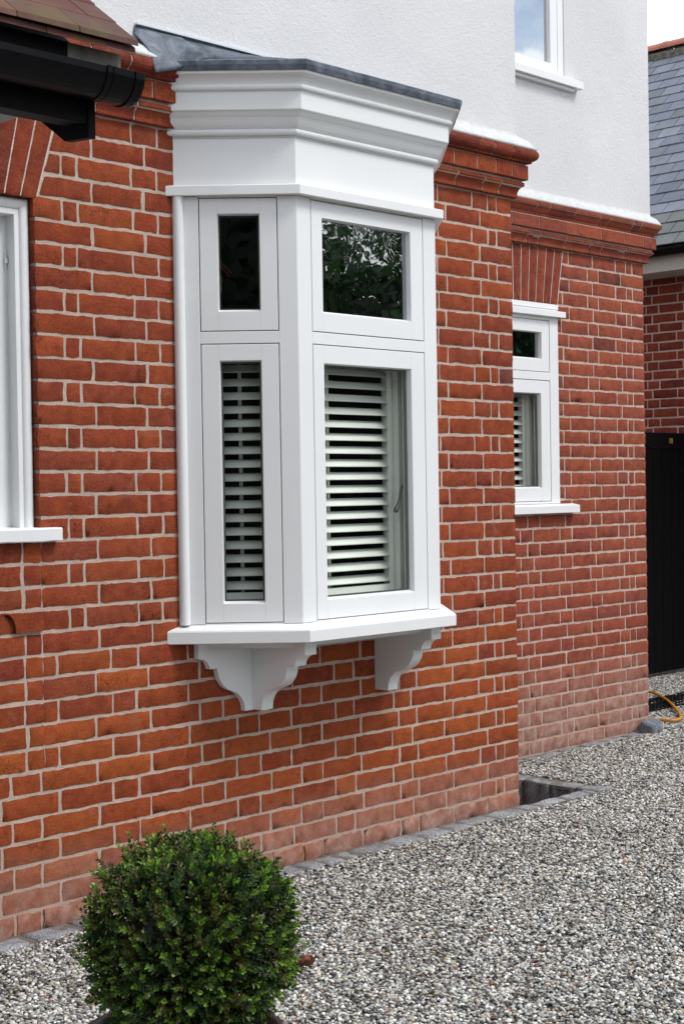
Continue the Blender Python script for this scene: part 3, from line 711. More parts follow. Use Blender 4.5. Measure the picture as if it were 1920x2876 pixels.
# ------------------------------------------------------------------ upstairs window
FU = (0, YB - .031, 1, 0, 0, -1)
mb = MB(); mb.lbox(FU, 1.348, 1.399, 3.625, 5.0, -.06, -.004); mb.lbox(FU, .501, .552, 3.625, 5.0, -.06, -.004); mb.lbox(FU, .552, 1.348, 4.95, 5.0, -.06, -.004); mb.lbox(FU, .552, 1.348, 3.60, 3.627, -.06, -.004)
uw = obj('upstairs_window', mb, M['white'], house, bevel=.0015, label='white upstairs window reflecting blue sky and cloud')
casement(uw, FU, .552 + g, 1.348 - g, 3.627 + g, 4.95 - g, .62, 1.283, 3.682, 4.89, 'glass_up', n=-.004)
mb = MB(); mb.lbox(FU, .40, 1.512, 3.572, 3.612, -.03, .046); mb.lbox(FU, .45, 1.462, 3.556, 3.5715, -.03, .026); mb.lbox(FU, .50, 1.40, 3.6125, 3.624, -.03, .02); obj('sill', mb, M['white'], uw, bevel=.002)

# ------------------------------------------------------------------ left window
mb = MB(); xr = -2.5205
def ring_frame(mb, fr, s0, s1, z0, z1, prof, smooth=False):
    """prof: (inset, n) swept round the left, top and right of an opening"""
    secs = []
    for (a, z, da, dz) in ((s1, z0, -1, 0), (s1, z1, -1, -1), (s0, z1, 1, -1), (s0, z0, 1, 0)):
        secs.append([L(fr, a + da * i, z + (dz * i), n) for i, n in prof])
    mb.loft(secs, 0, smooth=smooth)
bead = [(0, -.10), (0, -.034)] + [(.0175 - .0175 * math.cos(t), -.034 + .012 * math.sin(t)) for t in [math.pi * q / 8 for q in range(9)]] + [(.036, -.034), (.040, -.030), (.054, -.030), (.0555, -.032), (.0556, -.074), (.0575, -.076)]
ring_frame(mb, FA, -3.419, xr, 1.318, 2.389, bead)
lw = obj('sash_window', mb, M['oldwhite'], house, fixn=False, label='white painted window recessed under the flat arch at the far left')
mb = MB(); ring_frame(mb, FA, -3.362, xr - .0575, 1.318, 2.332, [(0, -.076), (.058, -.077), (.062, -.081), (.062, -.10)]); mb.lbox(FA, -3.36, xr - .058, 1.318, 1.40, -.10, -.077)
mb.lbox(FA, -3.30, xr - .11, 1.40, 2.27, -.098, -.084); obj('sash', mb, M['oldwhite'], lw, label='white painted sash')
mb = MB(); mb.box(-2.5855, -2.5805, .070, .078, 2.16, 2.215); mb.box(-2.5875, -2.579, .064, .070, 2.18, 2.195); obj('hinge', mb, M['oldwhite'], lw)
mb = MB(); secs = []
for i in range(31):
    a = -3.50 + (1.044) * i / 30; w = G_(0, .0008)
    secs.append([L(FA, a, z + w * (1 if z < 1.3 else .3), n) for n, z in ((-.1, 1.272), (.034, 1.2715), (.037, 1.275), (.0375, 1.312), (.034, 1.3165), (-.1, 1.3205))])
mb.loft(secs, 0, caps=True); obj('sill', mb, M['oldwhite'], lw, fixn=True)

# brick arch shoulder low on the left wall
mb = MB()
ar = [(-2.625 - .034 * (1 - math.cos(t)) , .981 + .062 * math.sin(t)) for t in [math.pi / 2 * q / 8 for q in range(9)]]
po = ar + [(-2.5185, 1.0435), (-2.5185, .981)]
mb.loft([[L(FA, x, z, .001) for x, z in po], [L(FA, x, z, .013) for x, z in po]], 0, closed=True, caps=True, col=pick(PAL_LOW))
ar2 = [(x - .012, z) for x, z in ar]
mb.loft([[L(FA, x, z, .0035) for x, z in ar], [L(FA, x, z, .0035) for x, z in ar2]], 0, col=(.05, .012, .008, 1))  # dark strip beside the curved end paints its shadow gap
obj('brick_arch', mb, M['mould'], house, fixn=True, label='brick with a curved cut end below the left window')

# ------------------------------------------------------------------ porch eave (tiles, gutter)
mb = MB(); pit = math.radians(37.5); xe = -3.186; xw = -5.6
cs, sn = math.cos(pit), math.sin(pit)
def tilecourse(y0, z0, ph, under=False, length=.26):
    x = xe; i = 0
    while x > xw:
        wdt = .165 if not (ph and i == 0) else .0825
        if not ph and i == 0: wdt = .165
        xa = x - wdt + .0015
        col = random.choice([(.120, .048, .040), (.135, .056, .045), (.110, .046, .040), (.125, .062, .050)]); col = (*[c * U(.85, 1.15) for c in col], 1)
        dz = G_(0, .0008); th = .0145
        ln = .09 if under else length
        n = 4; A = []; B = []
        for (xx, k) in ((xa, 0), (x, 1)):
            camber = .0
            A.append([(xx, y0, z0 + dz), (xx, y0 + sn * th * .3, z0 + th + dz), (xx, y0 + ln * cs, z0 + th + dz + ln * sn * .93), (xx, y0 + ln * cs, z0 + dz + ln * sn * .93)])
        mb.loft([A[0], A[1]], 0, closed=True, caps=True, col=col)
        x -= wdt; i += 1
tilecourse(-1.382, 2.4405, 1, True)
for r in range(19): tilecourse(-1.392 + .0795 * r, 2.4545 + .0610 * r, (r + 0) % 2)
porch = obj('porch_roof', mb, M['tile'], house, bevel=.0012, fixn=True, label='red clay tiled porch roof with mossy eave at the upper left')
mb = MB(); mb.box(-3.345, -3.195, -1.335, -1.318, 2.375, 2.447); mb.box(xw, -3.3455, -1.337, -1.318, 2.375, 2.447, 1); obj('fascia', mb, [M['greyw'], M['blackp']], porch, label='weathered grey fascia end above the gutter')  # board left of the grey end is coloured black to paint its shade
mb = MB()
pf = [(-1.350, 2.236), (-1.258, 2.243), (-1.124, 2.333), (-.06, 3.145), (-.06, 3.40), (-1.350, 2.395)]
mb.loft([[(-3.301, y, z) for y, z in pf], [(-3.282, y, z) for y, z in pf]], 0, closed=True, caps=True)
mb.box(-3.300, -3.60, -1.3501, -1.3355, 2.262, 2.40) if False else None
obj('bargeboard', mb, M['blackp'], porch, fixn=True)
mb = MB(); mb.box(xw, -3.302, -1.3365, -1.28, 2.272, 2.30); mb.box(xw, -3.3015, -1.3455, -1.3355, 2.268, 2.374); obj('eave_board', mb, M['blackp'], porch)
mb = MB()
for q in range(7):
    x0 = -3.36 - q * .35; mb.loft([[(x0, y, z) for y, z in ((-1.33, 2.30), (-.05, 3.27), (-.05, 3.38), (-1.33, 2.41))], [(x0 - .045, y, z) for y, z in ((-1.33, 2.30), (-.05, 3.27), (-.05, 3.38), (-1.33, 2.41))]], 0, closed=True, caps=True)
mb.add([(xw, -1.33, 2.425), (-3.29, -1.33, 2.425), (-3.29, -.04, 3.40), (xw, -.04, 3.40)], [(3, 2, 1, 0)])
obj('rafter', mb, M['blackp'], porch, fixn=False)
mb = MB(); mb.box(xw, -3.375, -1.232, -1.05, 2.30, 2.33); obj('soffit', mb, M['soffit'], porch, label='short grey soffit board')
def gutter_prof(r=.056, d=.066, t=.003):
    o = [(-r * math.cos(a), -d * math.sin(a)) for a in [math.pi * q / 14 for q in range(15)]]
    i = [(-(r - t) * math.cos(a), -(d - t) * math.sin(a)) for a in [math.pi * q / 14 for q in range(14, -1, -1)]]
    return o + i
mb = MB(); yc, ztp = -1.396, 2.374
def gseg(xa, xb_, r, d, t, dz=0): mb.loft([[(x, yc + p, ztp + dz + q) for p, q in gutter_prof(r, d, t)] for x in (xa, xb_)], 0, closed=True, caps=True, smooth=False)
gseg(xw, -3.310, .0545, .0635, .003)
gut = obj('gutter', mb, M['black'], porch, fixn=True, label='black half round plastic gutter')
mb = MB(); gseg(-3.322, -3.309, .0585, .068, .006, .002); gseg(-3.305, -3.298, .0585, .068, .006, .002); gseg(-3.31, -3.222, .0565, .066, .004, .001)
gseg(-3.245, -3.236, .0595, .069, .007, .001)
pp = [(-.056 * math.cos(a), -.066 * math.sin(a)) for a in [math.pi * q / 14 for q in range(15)]]
secs = []
for x, k in ((-3.222, 1.02), (-3.216, 1.0), (-3.2125, .9)): secs.append([(x, yc + p * k, ztp + .002 + (q - 0) * k) for p, q in pp])
mb.loft(secs, 0, closed=True, caps=True, smooth=False)
obj('gutter_end_cap', mb, M['black'], porch, fixn=True)
# downpipe behind the far corner
mb = MB(); mb.tube([(2.335, .90, .0), (2.335, .90, .34)], .034, 14); mb.tube([(2.335, .90, .34), (2.30, .93, .36), (2.25, .96, .36)], .012, 8); obj('drain_pipe', mb, M['pipe'], house, fixn=True)

# ------------------------------------------------------------------ ground
mb = MB(); x0, x1, y0, y1 = 0, .45, -.02, .735
S = 60
for (a, c, d, e) in ((-S, S, -S, y0), (-S, S, y1, S), (-S, x0, y0, y1), (x1, S, y0, y1)): mb.add([(a, d, -.004), (c, d, -.004), (c, e, -.004), (a, e, -.004)], [(0, 1, 2, 3)])
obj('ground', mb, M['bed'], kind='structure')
# granite setts
mb = MB()
def sett(x0, x1, y0, y1, zt, depth=.1, mat=0):
    nx = max(3, int((x1 - x0) / .018)); ny = max(3, int((y1 - y0) / .018)); vs = []; fs = []; sd = U(0, 100); tint = U(1.05, 1.45)
    tx, ty = G_(0, .003), G_(0, .003)
    for j in range(ny + 1):
        for i in range(nx + 1):
            a, c = i / nx, j / ny; x = x0 + (x1 - x0) * a; y = y0 + (y1 - y0) * c
            ed = min(a, 1 - a) * (x1 - x0) < .004 or min(c, 1 - c) * (y1 - y0) < .004
            w = noise.noise((x * 18, y * 18, sd)) * .007 + noise.noise((x * 60, y * 60, sd)) * .003
            x += noise.noise((x * 30, y * 30, sd + 9)) * .006; y += noise.noise((x * 30, y * 30, sd + 20)) * .006
            vs.append((x, y, zt + w + tx * (a - .5) + ty * (c - .5) - (.006 if ed else 0)))
    for j in range(ny):
        for i in range(nx): k = j * (nx + 1) + i; fs.append((k, k + 1, k + nx + 2, k + nx + 1))
    zz_ = 0
    ring = list(range(nx + 1)) + [j * (nx + 1) + nx for j in range(1, ny + 1)] + [ny * (nx + 1) + i for i in range(nx - 1, -1, -1)] + [j * (nx + 1) for j in range(ny - 1, 0, -1)]
    b0 = len(vs)
    for r in ring: p = vs[r]; vs.append((p[0], p[1], zt - depth))
    sf = []
    for q in range(len(ring)): sf.append((ring[q], b0 + q, b0 + (q + 1) % len(ring), ring[(q + 1) % len(ring)]))
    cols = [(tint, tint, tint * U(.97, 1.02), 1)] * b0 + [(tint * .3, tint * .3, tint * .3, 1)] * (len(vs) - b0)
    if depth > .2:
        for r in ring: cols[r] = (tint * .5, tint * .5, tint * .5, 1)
    mb.add(vs, fs + sf, mat, cols, True)
x = -4.0
while x < .44:
    w = random.choice([.095, .11, .18, .2, .21]); e = min(x + w, .45)
    sett(x + .006, e - .006, -.118 + G_(0, .004), -.008 if x < -.05 else -.022, .012, .11 if x < -.1 else .30); x += w
sett(.456, .60, -.115, .02, .012, .3)
y = .03
while y < .62:
    w = U(.12, .19); sett(.452, .575, y, min(y + w - .012, .63), .010, .30); y += w
x = .02
while x < 3.3:
    w = random.choice([.1, .12, .19, .21])
    sett(x + .006, x + w - .006, .605 + G_(0, .006) - (.0 if x < 1.6 else .0), .728 if x < 2.15 else .74 , .004 + max(0, (x - 1.2)) * .004, .12); x += w
mb.add([(-4, -.122, .002), (.60, -.122, .002), (.60, -.004, .002), (-4, -.004, .002)], [(0, 1, 2, 3)], 1) if False else None
for (a, c, d, e) in ((-4, -.01, -.112, .0), (-.01, .60, -.112, -.026), (.455, .57, -.026, .61)): mb.add([(a, d, .0075), (c, d, .0075), (c, e, .0075), (a, e, .0075)], [(0, 1, 2, 3)], 1)
mb.add([(0, -.026, -.3), (.456, -.026, -.3), (.456, -.026, .004), (0, -.026, .004)], [(0, 1, 2, 3)], 1)
mb.add([(.456, -.026, -.3), (.456, .62, -.3), (.456, .62, .004), (.456, -.026, .004)], [(3, 2, 1, 0)], 1)
mb.add([(.0, -.03, -.26), (.46, -.03, -.26), (.46, .74, -.26), (0, .74, -.26)], [(0, 1, 2, 3)], 1)
obj('granite_edging', mb, [M['granite'], M['settm']], kind='structure')

# gravel : scattered pebbles
pebcol = bpy.data.collections.new('pebbles')
for q in range(6):
    bm = bmesh.new(); bmesh.ops.create_icosphere(bm, subdivisions=2, radius=1)
    sc = (U(.9, 1.3), U(.7, 1.0), U(.42, .65)); sd = q * 17.3
    for v in bm.verts:
        w = 1 + .28 * noise.noise(v.co * 1.3 + Vector((sd, 0, 0))); v.co = Vector((v.co.x * sc[0] * w, v.co.y * sc[1] * w, v.co.z * sc[2] * w)) * .0056
    for f in bm.faces: f.smooth = True
    me = bpy.data.meshes.new('pebble'); bm.to_mesh(me); bm.free(); me.materials.append(M['pebble'])
    o = bpy.data.objects.new('pebble', me); pebcol.objects.link(o)
mb = MB(); polys = [
    [(-4.0, -.10), (-4.0, -2.3), (-3.45, -2.55), (-2.0, -2.55), (-.62, -2.75), (.4, -2.0), (.62, -1.0), (.62, -.10)],
    [(.60, -.11), (.61, -1.2), (2.0, -.6), (4.9, 1.3), (4.9, 2.2), (2.26, 2.2), (2.26, .735), (2.2, .612), (.60, .612)]]
polys = [[(-4.0, -.124), (-4.0, -2.6), (-1.0, -2.9), (1.0, -1.75), (1.0, -.124)],
         [(1.0, -.124), (1.0, -1.75), (5.0, .6), (5.0, 2.0), (2.24, 2.0), (2.24, .63), (1.0, .63)],
         [(.594, -.124), (1.0, -.124), (1.0, .63), (.594, .63)]]
for p in polys: mb.add([(x, y, .001) for x, y in p], [tuple(range(len(p)))])
# thin scatter that spills over the setts
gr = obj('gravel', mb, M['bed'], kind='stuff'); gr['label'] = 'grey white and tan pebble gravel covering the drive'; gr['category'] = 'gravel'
def scatter(o, dens, zlo, zhi, smin, smax, name, seed=1):
    ng = bpy.data.node_groups.new(name, 'GeometryNodeTree')
    ng.interface.new_socket('Geometry', in_out='INPUT', socket_type='NodeSocketGeometry'); ng.interface.new_socket('Geometry', in_out='OUTPUT', socket_type='NodeSocketGeometry')
    nn = ng.nodes.new; gi = nn('NodeGroupInput'); go = nn('NodeGroupOutput')
    d = nn('GeometryNodeDistributePointsOnFaces'); d.inputs['Density'].default_value = dens; d.inputs['Seed'].default_value = seed
    sp = nn('GeometryNodeSetPosition'); rv = nn('FunctionNodeRandomValue'); rv.data_type = 'FLOAT_VECTOR'
    rv.inputs[0].default_value = (-.002, -.002, zlo); rv.inputs[1].default_value = (.002, .002, zhi)
    ci = nn('GeometryNodeCollectionInfo'); ci.inputs['Collection'].default_value = pebcol; ci.inputs['Separate Children'].default_value = True; ci.inputs['Reset Children'].default_value = True
    ip = nn('GeometryNodeInstanceOnPoints'); ip.inputs['Pick Instance'].default_value = True
    rr = nn('FunctionNodeRandomValue'); rr.data_type = 'FLOAT_VECTOR'; rr.inputs[0].default_value = (-.6, -.6, 0); rr.inputs[1].default_value = (.6, .6, 6.28); rr.inputs['Seed'].default_value = 5
    rs = nn('FunctionNodeRandomValue'); rs.inputs[2].default_value = smin; rs.inputs[3].default_value = smax; rs.inputs['Seed'].default_value = 9
    jn = nn('GeometryNodeJoinGeometry'); lk = ng.links.new
    lk(gi.outputs[0], d.inputs['Mesh']); lk(d.outputs['Points'], sp.inputs['Geometry']); lk(rv.outputs[0], sp.inputs['Offset'])
    lk(sp.outputs[0], ip.inputs['Points']); lk(ci.outputs[0], ip.inputs['Instance']); lk(rr.outputs[0], ip.inputs['Rotation']); lk(rs.outputs[1], ip.inputs['Scale'])
    lk(ip.outputs[0], jn.inputs[0]); lk(gi.outputs[0], jn.inputs[0]); lk(jn.outputs[0], go.inputs[0])
    md = o.modifiers.new('Scatter', 'NODES'); md.node_group = ng
scatter(gr, 15000, .0, .011, .6, 1.35, 'pebble_scatter')

# ------------------------------------------------------------------ box bush and pot
BC = Vector((-3.351, -1.723, .492)); BR = .181
bush = thing('box_bush', 'clipped round box bush with small glossy green leaves in the foreground', 'bush', (BC.x, BC.y, .30))
mb = MB()
def leaf(mb, p, d, up, ln, wd, col, fold=.25):
    d = d.normalized(); s = d.cross(up)
    if s.length < 1e-4: s = d.cross(Vector((1, 0, 0)))
    s.normalize(); n = s.cross(d)
    m = p + d * ln * .5
    vs = [p, m + s * wd * .5 + n * wd * fold, p + d * ln * .82 + s * wd * .34 + n * wd * fold * .7, p + d * ln, p + d * ln * .82 - s * wd * .34 + n * wd * fold * .7, m - s * wd * .5 + n * wd * fold, p + d * ln * .55]
    mb.add(vs, [(0, 1, 6), (1, 2, 6), (2, 3, 6), (3, 4, 6), (4, 5, 6), (5, 0, 6)], 0, col, False)
def rdir():
    z = U(-1, 1); a = U(0, 6.2832); r = math.sqrt(1 - z * z); return Vector((r * math.cos(a), r * math.sin(a), z))
nspr = 0
while nspr < 3000:
    v = rdir()
    if v.z < -.85: continue
    k = (abs(v.x) ** 2.5 + abs(v.y) ** 2.5 + abs(v.z) ** 2.5) ** (-1 / 2.5)
    lump = 1 + .17 * noise.noise(v * 2.1 + Vector((4, 1, 9))) + .09 * noise.noise(v * 6)
    inner_ = R_() < .33
    rad = BR * .965 * k * lump * (U(.78, .92) if inner_ else U(.90, 1.0)) * (1.02 if abs(v.z) < .5 else 1.0)
    if R_() < .09: rad += U(.005, .032)
    p = BC + Vector((v.x, v.y, v.z * 1.08)) * rad
    d = (v + Vector((0, 0, .45)) + rdir() * .5).normalized()
    nl = random.randint(4, 7); ln0 = U(.011, .016)
    depth = 0.30 if inner_ else U(.6, 1.15)  # inner sprigs coloured darker, painting shade within the bush
    patch = noise.noise(v * 3.1 + Vector((7, 7, 7)))
    a = d.orthogonal().normalized(); bb = d.cross(a)
    rot = U(0, 3.14); tipb = R_() < .5
    for q in range(nl):
        for sgn in (1, -1):
            an = rot + q * 1.5708; side = (a * math.cos(an) + bb * math.sin(an)) * sgn
            t = q / nl; pos = p + d * (.006 * q)
            ld = (side * (1.0 - .45 * t) + d * (.45 + .75 * t)).normalized()
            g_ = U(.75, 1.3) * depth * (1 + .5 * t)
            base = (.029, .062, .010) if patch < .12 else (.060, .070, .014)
            if t > .5 and tipb: base = (.115, .205, .022)
            rr_ = R_()
            if rr_ < (.012 if patch < .12 else .04): base = (.34, .26, .13)
            elif rr_ < .045: base = (.10, .055, .025)
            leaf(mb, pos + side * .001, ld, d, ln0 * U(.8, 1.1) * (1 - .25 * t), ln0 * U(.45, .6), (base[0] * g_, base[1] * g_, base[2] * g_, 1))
    nspr += 1
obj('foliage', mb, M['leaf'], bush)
mb = MB()
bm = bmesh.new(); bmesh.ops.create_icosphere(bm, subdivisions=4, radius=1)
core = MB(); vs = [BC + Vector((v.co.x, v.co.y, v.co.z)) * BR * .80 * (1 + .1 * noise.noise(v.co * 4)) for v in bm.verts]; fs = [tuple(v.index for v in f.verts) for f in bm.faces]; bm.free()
core.add(vs, fs, 0, (.006, .012, .004, 1), True); obj('foliage', core, M['leaf'], bush, label='inner foliage of the bush with shade painted into its dark colour')  # near black core paints the shade between the leaves
for q in range(5):
    a = q * 1.25; mb.tube([(BC.x + .01 * math.cos(a), BC.y + .01 * math.sin(a), .28), (BC.x + .04 * math.cos(a), BC.y + .04 * math.sin(a), .36), (BC.x + .09 * math.cos(a), BC.y + .09 * math.sin(a), .46)], [.012, .009, .005], 7)
obj('stem', mb, M['bark'], bush)
mb = MB(); secs = []
PCX, PCY = BC.x - .019, BC.y + .019
prof = [(.150, 0), (.155, .01), (.188, .15), (.206, .253), (.213, .257), (.219, .265), (.220, .285), (.216, .293), (.207, .294), (.202, .288), (.198, .26), (.0, .26)]
for r, z in prof: secs.append([(PCX + r * math.cos(2 * math.pi * q / 48), PCY + r * math.sin(2 * math.pi * q / 48), z) for q in range(48)])
mb.loft(secs[:-1], 0, closed=True, smooth=True)
pot = thing('plant_pot', 'dark glazed plant pot under the clipped box bush', 'plant pot', (BC.x, BC.y, 0))
obj('pot_body', mb, M['pot'], pot, fixn=True)
mb = MB(); mb.add([(PCX + .2 * math.cos(2 * math.pi * q / 48), PCY + .2 * math.sin(2 * math.pi * q / 48), .265) for q in range(48)], [tuple(range(48))]); obj('soil', mb, M['soil'], pot)

# ------------------------------------------------------------------ small things on the gravel
mb = MB(); secs = []
for i in range(9):
    u = i / 8; row = []
    for j in range(7):
        v = j / 6 - .5; w = math.sin(math.pi * min(1, u * .95 + .03)) ** .7 * .034
        x = -2.31 + u * .06 + .006 * math.sin(v * 7); y = -.955 + v * w * 1.5 + .014 * math.sin(u * 7)
        row.append((x, y, .020 + .020 * abs(v * 2) ** 1.3 + .022 * noise.noise((u * 6, v * 6, 2)) + .008 * u))
    secs.append(row)
mb.loft(secs, 0, smooth=True)
tag(obj('dead_leaf', mb, M['deadleaf']), 'curled dark red brown dead leaf on the gravel beside the bush', 'leaf')
# hose
mb = MB()
hp = [(2.30, .99, .10), (2.50, .985, .155), (2.72, .965, .145), (2.84, .93, .10), (2.84, .885, .055), (2.74, .83, .03), (2.60, .785, .024), (2.48, .80, .024), (2.40, .87, .024), (2.30, 1.0, .024)]
hp = [(3.15, 1.55, .02), (3.36, 1.51, .03), (3.30, 1.395, .03), (3.084, 1.176, .03), (2.804, .942, .03), (2.611, .793, .03), (2.50, .722, .03), (2.43, .70, .03), (2.385, .72, .03), (2.37, .80, .03), (2.37, .95, .03), (2.40, 1.1, .03)]
def catmull(P, n=8):
    out = []
    for i in range(len(P) - 1):
        p0, p1, p2, p3 = [Vector(P[max(0, min(len(P) - 1, i + k))]) for k in (-1, 0, 1, 2)]
        for q in range(n):
            t = q / n; out.append(.5 * ((2 * p1) + (p2 - p0) * t + (2 * p0 - 5 * p1 + 4 * p2 - p3) * t * t + (3 * p1 - p0 - 3 * p2 + p3) * t ** 3))
    return out + [Vector(P[-1])]
mb.tube(catmull(hp), .0095, 10)
tag(obj('garden_hose', mb, M['hose']), 'looped orange yellow hose lying on gravel past the far wall corner', 'hose')
mb = MB(); mb.tube([(2.42 + .028 * math.sin(t) , .92, .98 + .040 * math.cos(t)) for t in [math.pi * q / 10 for q in range(11)]], .0035, 6)
obj('cable_loop', mb, m_simple('grey_cable', (.35, .37, .38), .5), house)
# granite block at the foot of the set back wall
bm = bmesh.new(); bmesh.ops.create_cube(bm, size=1); bmesh.ops.subdivide_edges(bm, edges=bm.edges[:], cuts=5, use_grid_fill=True)
mb = MB(); vs = []
for v in bm.verts:
    c = v.co; r = Vector((c.x, c.y, c.z)); 
    r = r * (1 - .34 * (max(0, (abs(c.x) + abs(c.y) + abs(c.z)) - 1.0)))
    r += r * .34 * noise.noise(c * 2.5 + Vector((3, 1, 0)))
    vs.append((2.066 + r.x * .105, .650 + r.y * .09, .036 + r.z * .084))
mb.add(vs, [tuple(v.index for v in f.verts) for f in bm.faces], 0, (.9, .95, 1.05, 1), True); bm.free()
tag(obj('granite_block', mb, M['granite']), 'loose dark grey granite block at the foot of the far wall corner', 'stone')
# black mesh mat
mb = MB()
for i in range(0, 46):
    a = i / 45; p, q = (2.55 + 1.9 * a, 1.06), (2.68 + 1.9 * a, 1.36)
    mb.tube([(p[0] + (q[0] - p[0]) * t, p[1] + (q[1] - p[1]) * t, .017 + .007 * noise.noise((p[0] * 5 + t, t * 4, 0))) for t in [k / 8 for k in range(9)]], .0042, 5, caps=False)
for i in range(0, 9):
    a = i / 8
    mb.tube([(2.55 + .13 * a + 1.9 * t, 1.06 + .30 * a, .018 + .007 * noise.noise(((2.55 + 1.9 * t) * 5 + a, a * 4, 0))) for t in [k / 40 for k in range(41)]], .0042, 5, caps=False)
tag(obj('mesh_mat', mb, M['blackp']), 'black plastic mesh mat lying on the gravel in front of the gate', 'mat')

# ------------------------------------------------------------------ gate
gate = thing('gate', 'tall black boarded side gate between the two houses', 'gate', (3.7, 1.95, 0))
mb = MB(); x = 2.25
while x < 5.06:
    mb.box(x + .0015, min(x + .118, 5.08) - .0015, 1.962, 1.985, .045, 1.69); x += .12
mb.box(2.25, 5.08, 1.986, 1.992, .05, 1.69); obj('boards', mb, M['gatep'], gate, bevel=.002)
mb = MB(); mb.box(2.24, 5.09, 1.95, 2.0, 1.692, 1.800); mb.box(2.24, 2.33, 1.945, 2.0, .03, 1.691); mb.box(5.0, 5.09, 1.945, 2.0, .03, 1.691); mb.box(3.72, 3.80, 1.951, 1.961, .04, 1.691)
obj('gate_frame', mb, M['gatep'], gate, bevel=.003)
mb = MB(); mb.box(4.372, 4.418, 1.944, 1.9495, 1.722, 1.762); mb.tube([(4.395, 1.944, 1.742), (4.395, 1.938, 1.742)], .006, 8); obj('latch_plate', mb, M['brass'], gate, fixn=True)

# ------------------------------------------------------------------ neighbour house
nb = thing('neighbour_house', 'neighbouring red brick house with grey slate roof behind the black gate', 'house', (5.1, 2, 0))
mb = MB(); FN = (5.1, 9, 0, -1, -1, 0)
for k in range(-5, 36):
    z0, z1 = zc(k - 1), zc(k); pat = (.225, .112) if k % 2 else (.112, .225)
    js = []; x = .05 * (k % 2); i = 0
    while x < 9: js.append(x + G_(0, .003)); x += pat[i % 2]; i += 1
    course(mb, FN, js, 2.0, 8.2, z0, z1, [(.25, .052, .034), (.21, .044, .032), (.28, .058, .036), (.18, .038, .032)], 0, .012, step=.3)
sheet(mb, FN, 0, 8.2, 0, 3.35)
mb.add([(5.1, .8, 0), (9.6, .8, 0), (9.6, .8, 3.2), (7.15, .8, 5.4), (5.1, .8, 3.3)], [(0, 1, 2, 3, 4)], 0, (.28, .06, .04, 1))
obj('brick_wall', mb, [M['brickb'], M['mortarb']], nb)
mb = MB(); th = math.radians(43); ex, ez = 4.70, 3.235; gg = .150
rows = int(math.hypot(7.15 - ex, 5.53 - ez) / gg)
for r in range(rows + 1):
    y = .5 + (.1 if r % 2 else 0); sx, sz = ex + gg * r * math.cos(th), ez + gg * r * math.sin(th)
    while y < 9:
        c = random.choice([(.15, .165, .21), (.13, .145, .19), (.17, .185, .23), (.14, .15, .18)]); kk = U(.88, 1.12)
        if r < 3: c = (.13, .14, .14)
        ln = .30 if r < rows - 1 else .16; dz = G_(0, .0012); wv = .195
        col = (c[0] * kk, c[1] * kk, c[2] * kk, 1)
        A = [[(sx, yy, sz + dz + .010), (sx - .004 * math.sin(th), yy, sz + dz + .016), (sx + ln * math.cos(th) , yy, sz + ln * math.sin(th) - .002), (sx + ln * math.cos(th), yy, sz + ln * math.sin(th) - .008)] for yy in (y + .0025, y + wv)]
        mb.loft(A, 0, closed=True, caps=True, col=col)
        y += .2
mb.add([(ex + .02, .5, ez - .01), (ex + .02, 9, ez - .01), (7.15, 9, 5.50), (7.15, .5, 5.50)], [(0, 1, 2, 3)], 0, (.01, .01, .01, 1))
mb.add([(7.15, .5, 5.50), (7.15, 9, 5.50), (9.6, 9, 3.22), (9.6, .5, 3.22)], [(0, 1, 2, 3)], 0, (.15, .16, .2, 1))
roof = obj('slate_roof', mb, M['slate'], nb, fixn=False)
mb = MB(); y = .5
while y < 9:
    secs = [[(7.15 + (.13 + d_) * math.cos(a), yy, 5.49 + (.085 + d_) * math.sin(a)) for a in [math.pi * q / 12 for q in range(13)]] for yy, d_ in ((y, 0), (y + .43, 0), (y + .43, .006), (y + .448, .006))]
    mb.loft(secs, 0, smooth=True); y += .45
obj('ridge_tiles', mb, M['ridge'], roof, fixn=False)
mb = MB(); secs = []
for i in range(180):
    yy = .5 + 8.5 * i / 179; w = G_(0, .006); secs.append([(6.985 + w, yy, 5.38 + w), (6.995, yy, 5.44 + w), (7.05, yy, 5.47)])
mb.loft(secs, 0); obj('ridge_mortar', mb, M['mess'], roof)
mb = MB(); mb.box(4.745, 4.77, .5, 9, 3.05, 3.215); mb.box(4.771, 5.098, .5, 9, 3.052, 3.07); obj('fascia', mb, M['fascia'], nb, bevel=.002)
mb = MB(); mb.loft([[(4.685 + p, yy, 3.215 + q) for p, q in gutter_prof(.056, .060, .003)] for yy in (.5, 9)], 0, closed=True, caps=True); obj('gutter', mb, M['black'], nb, fixn=True)

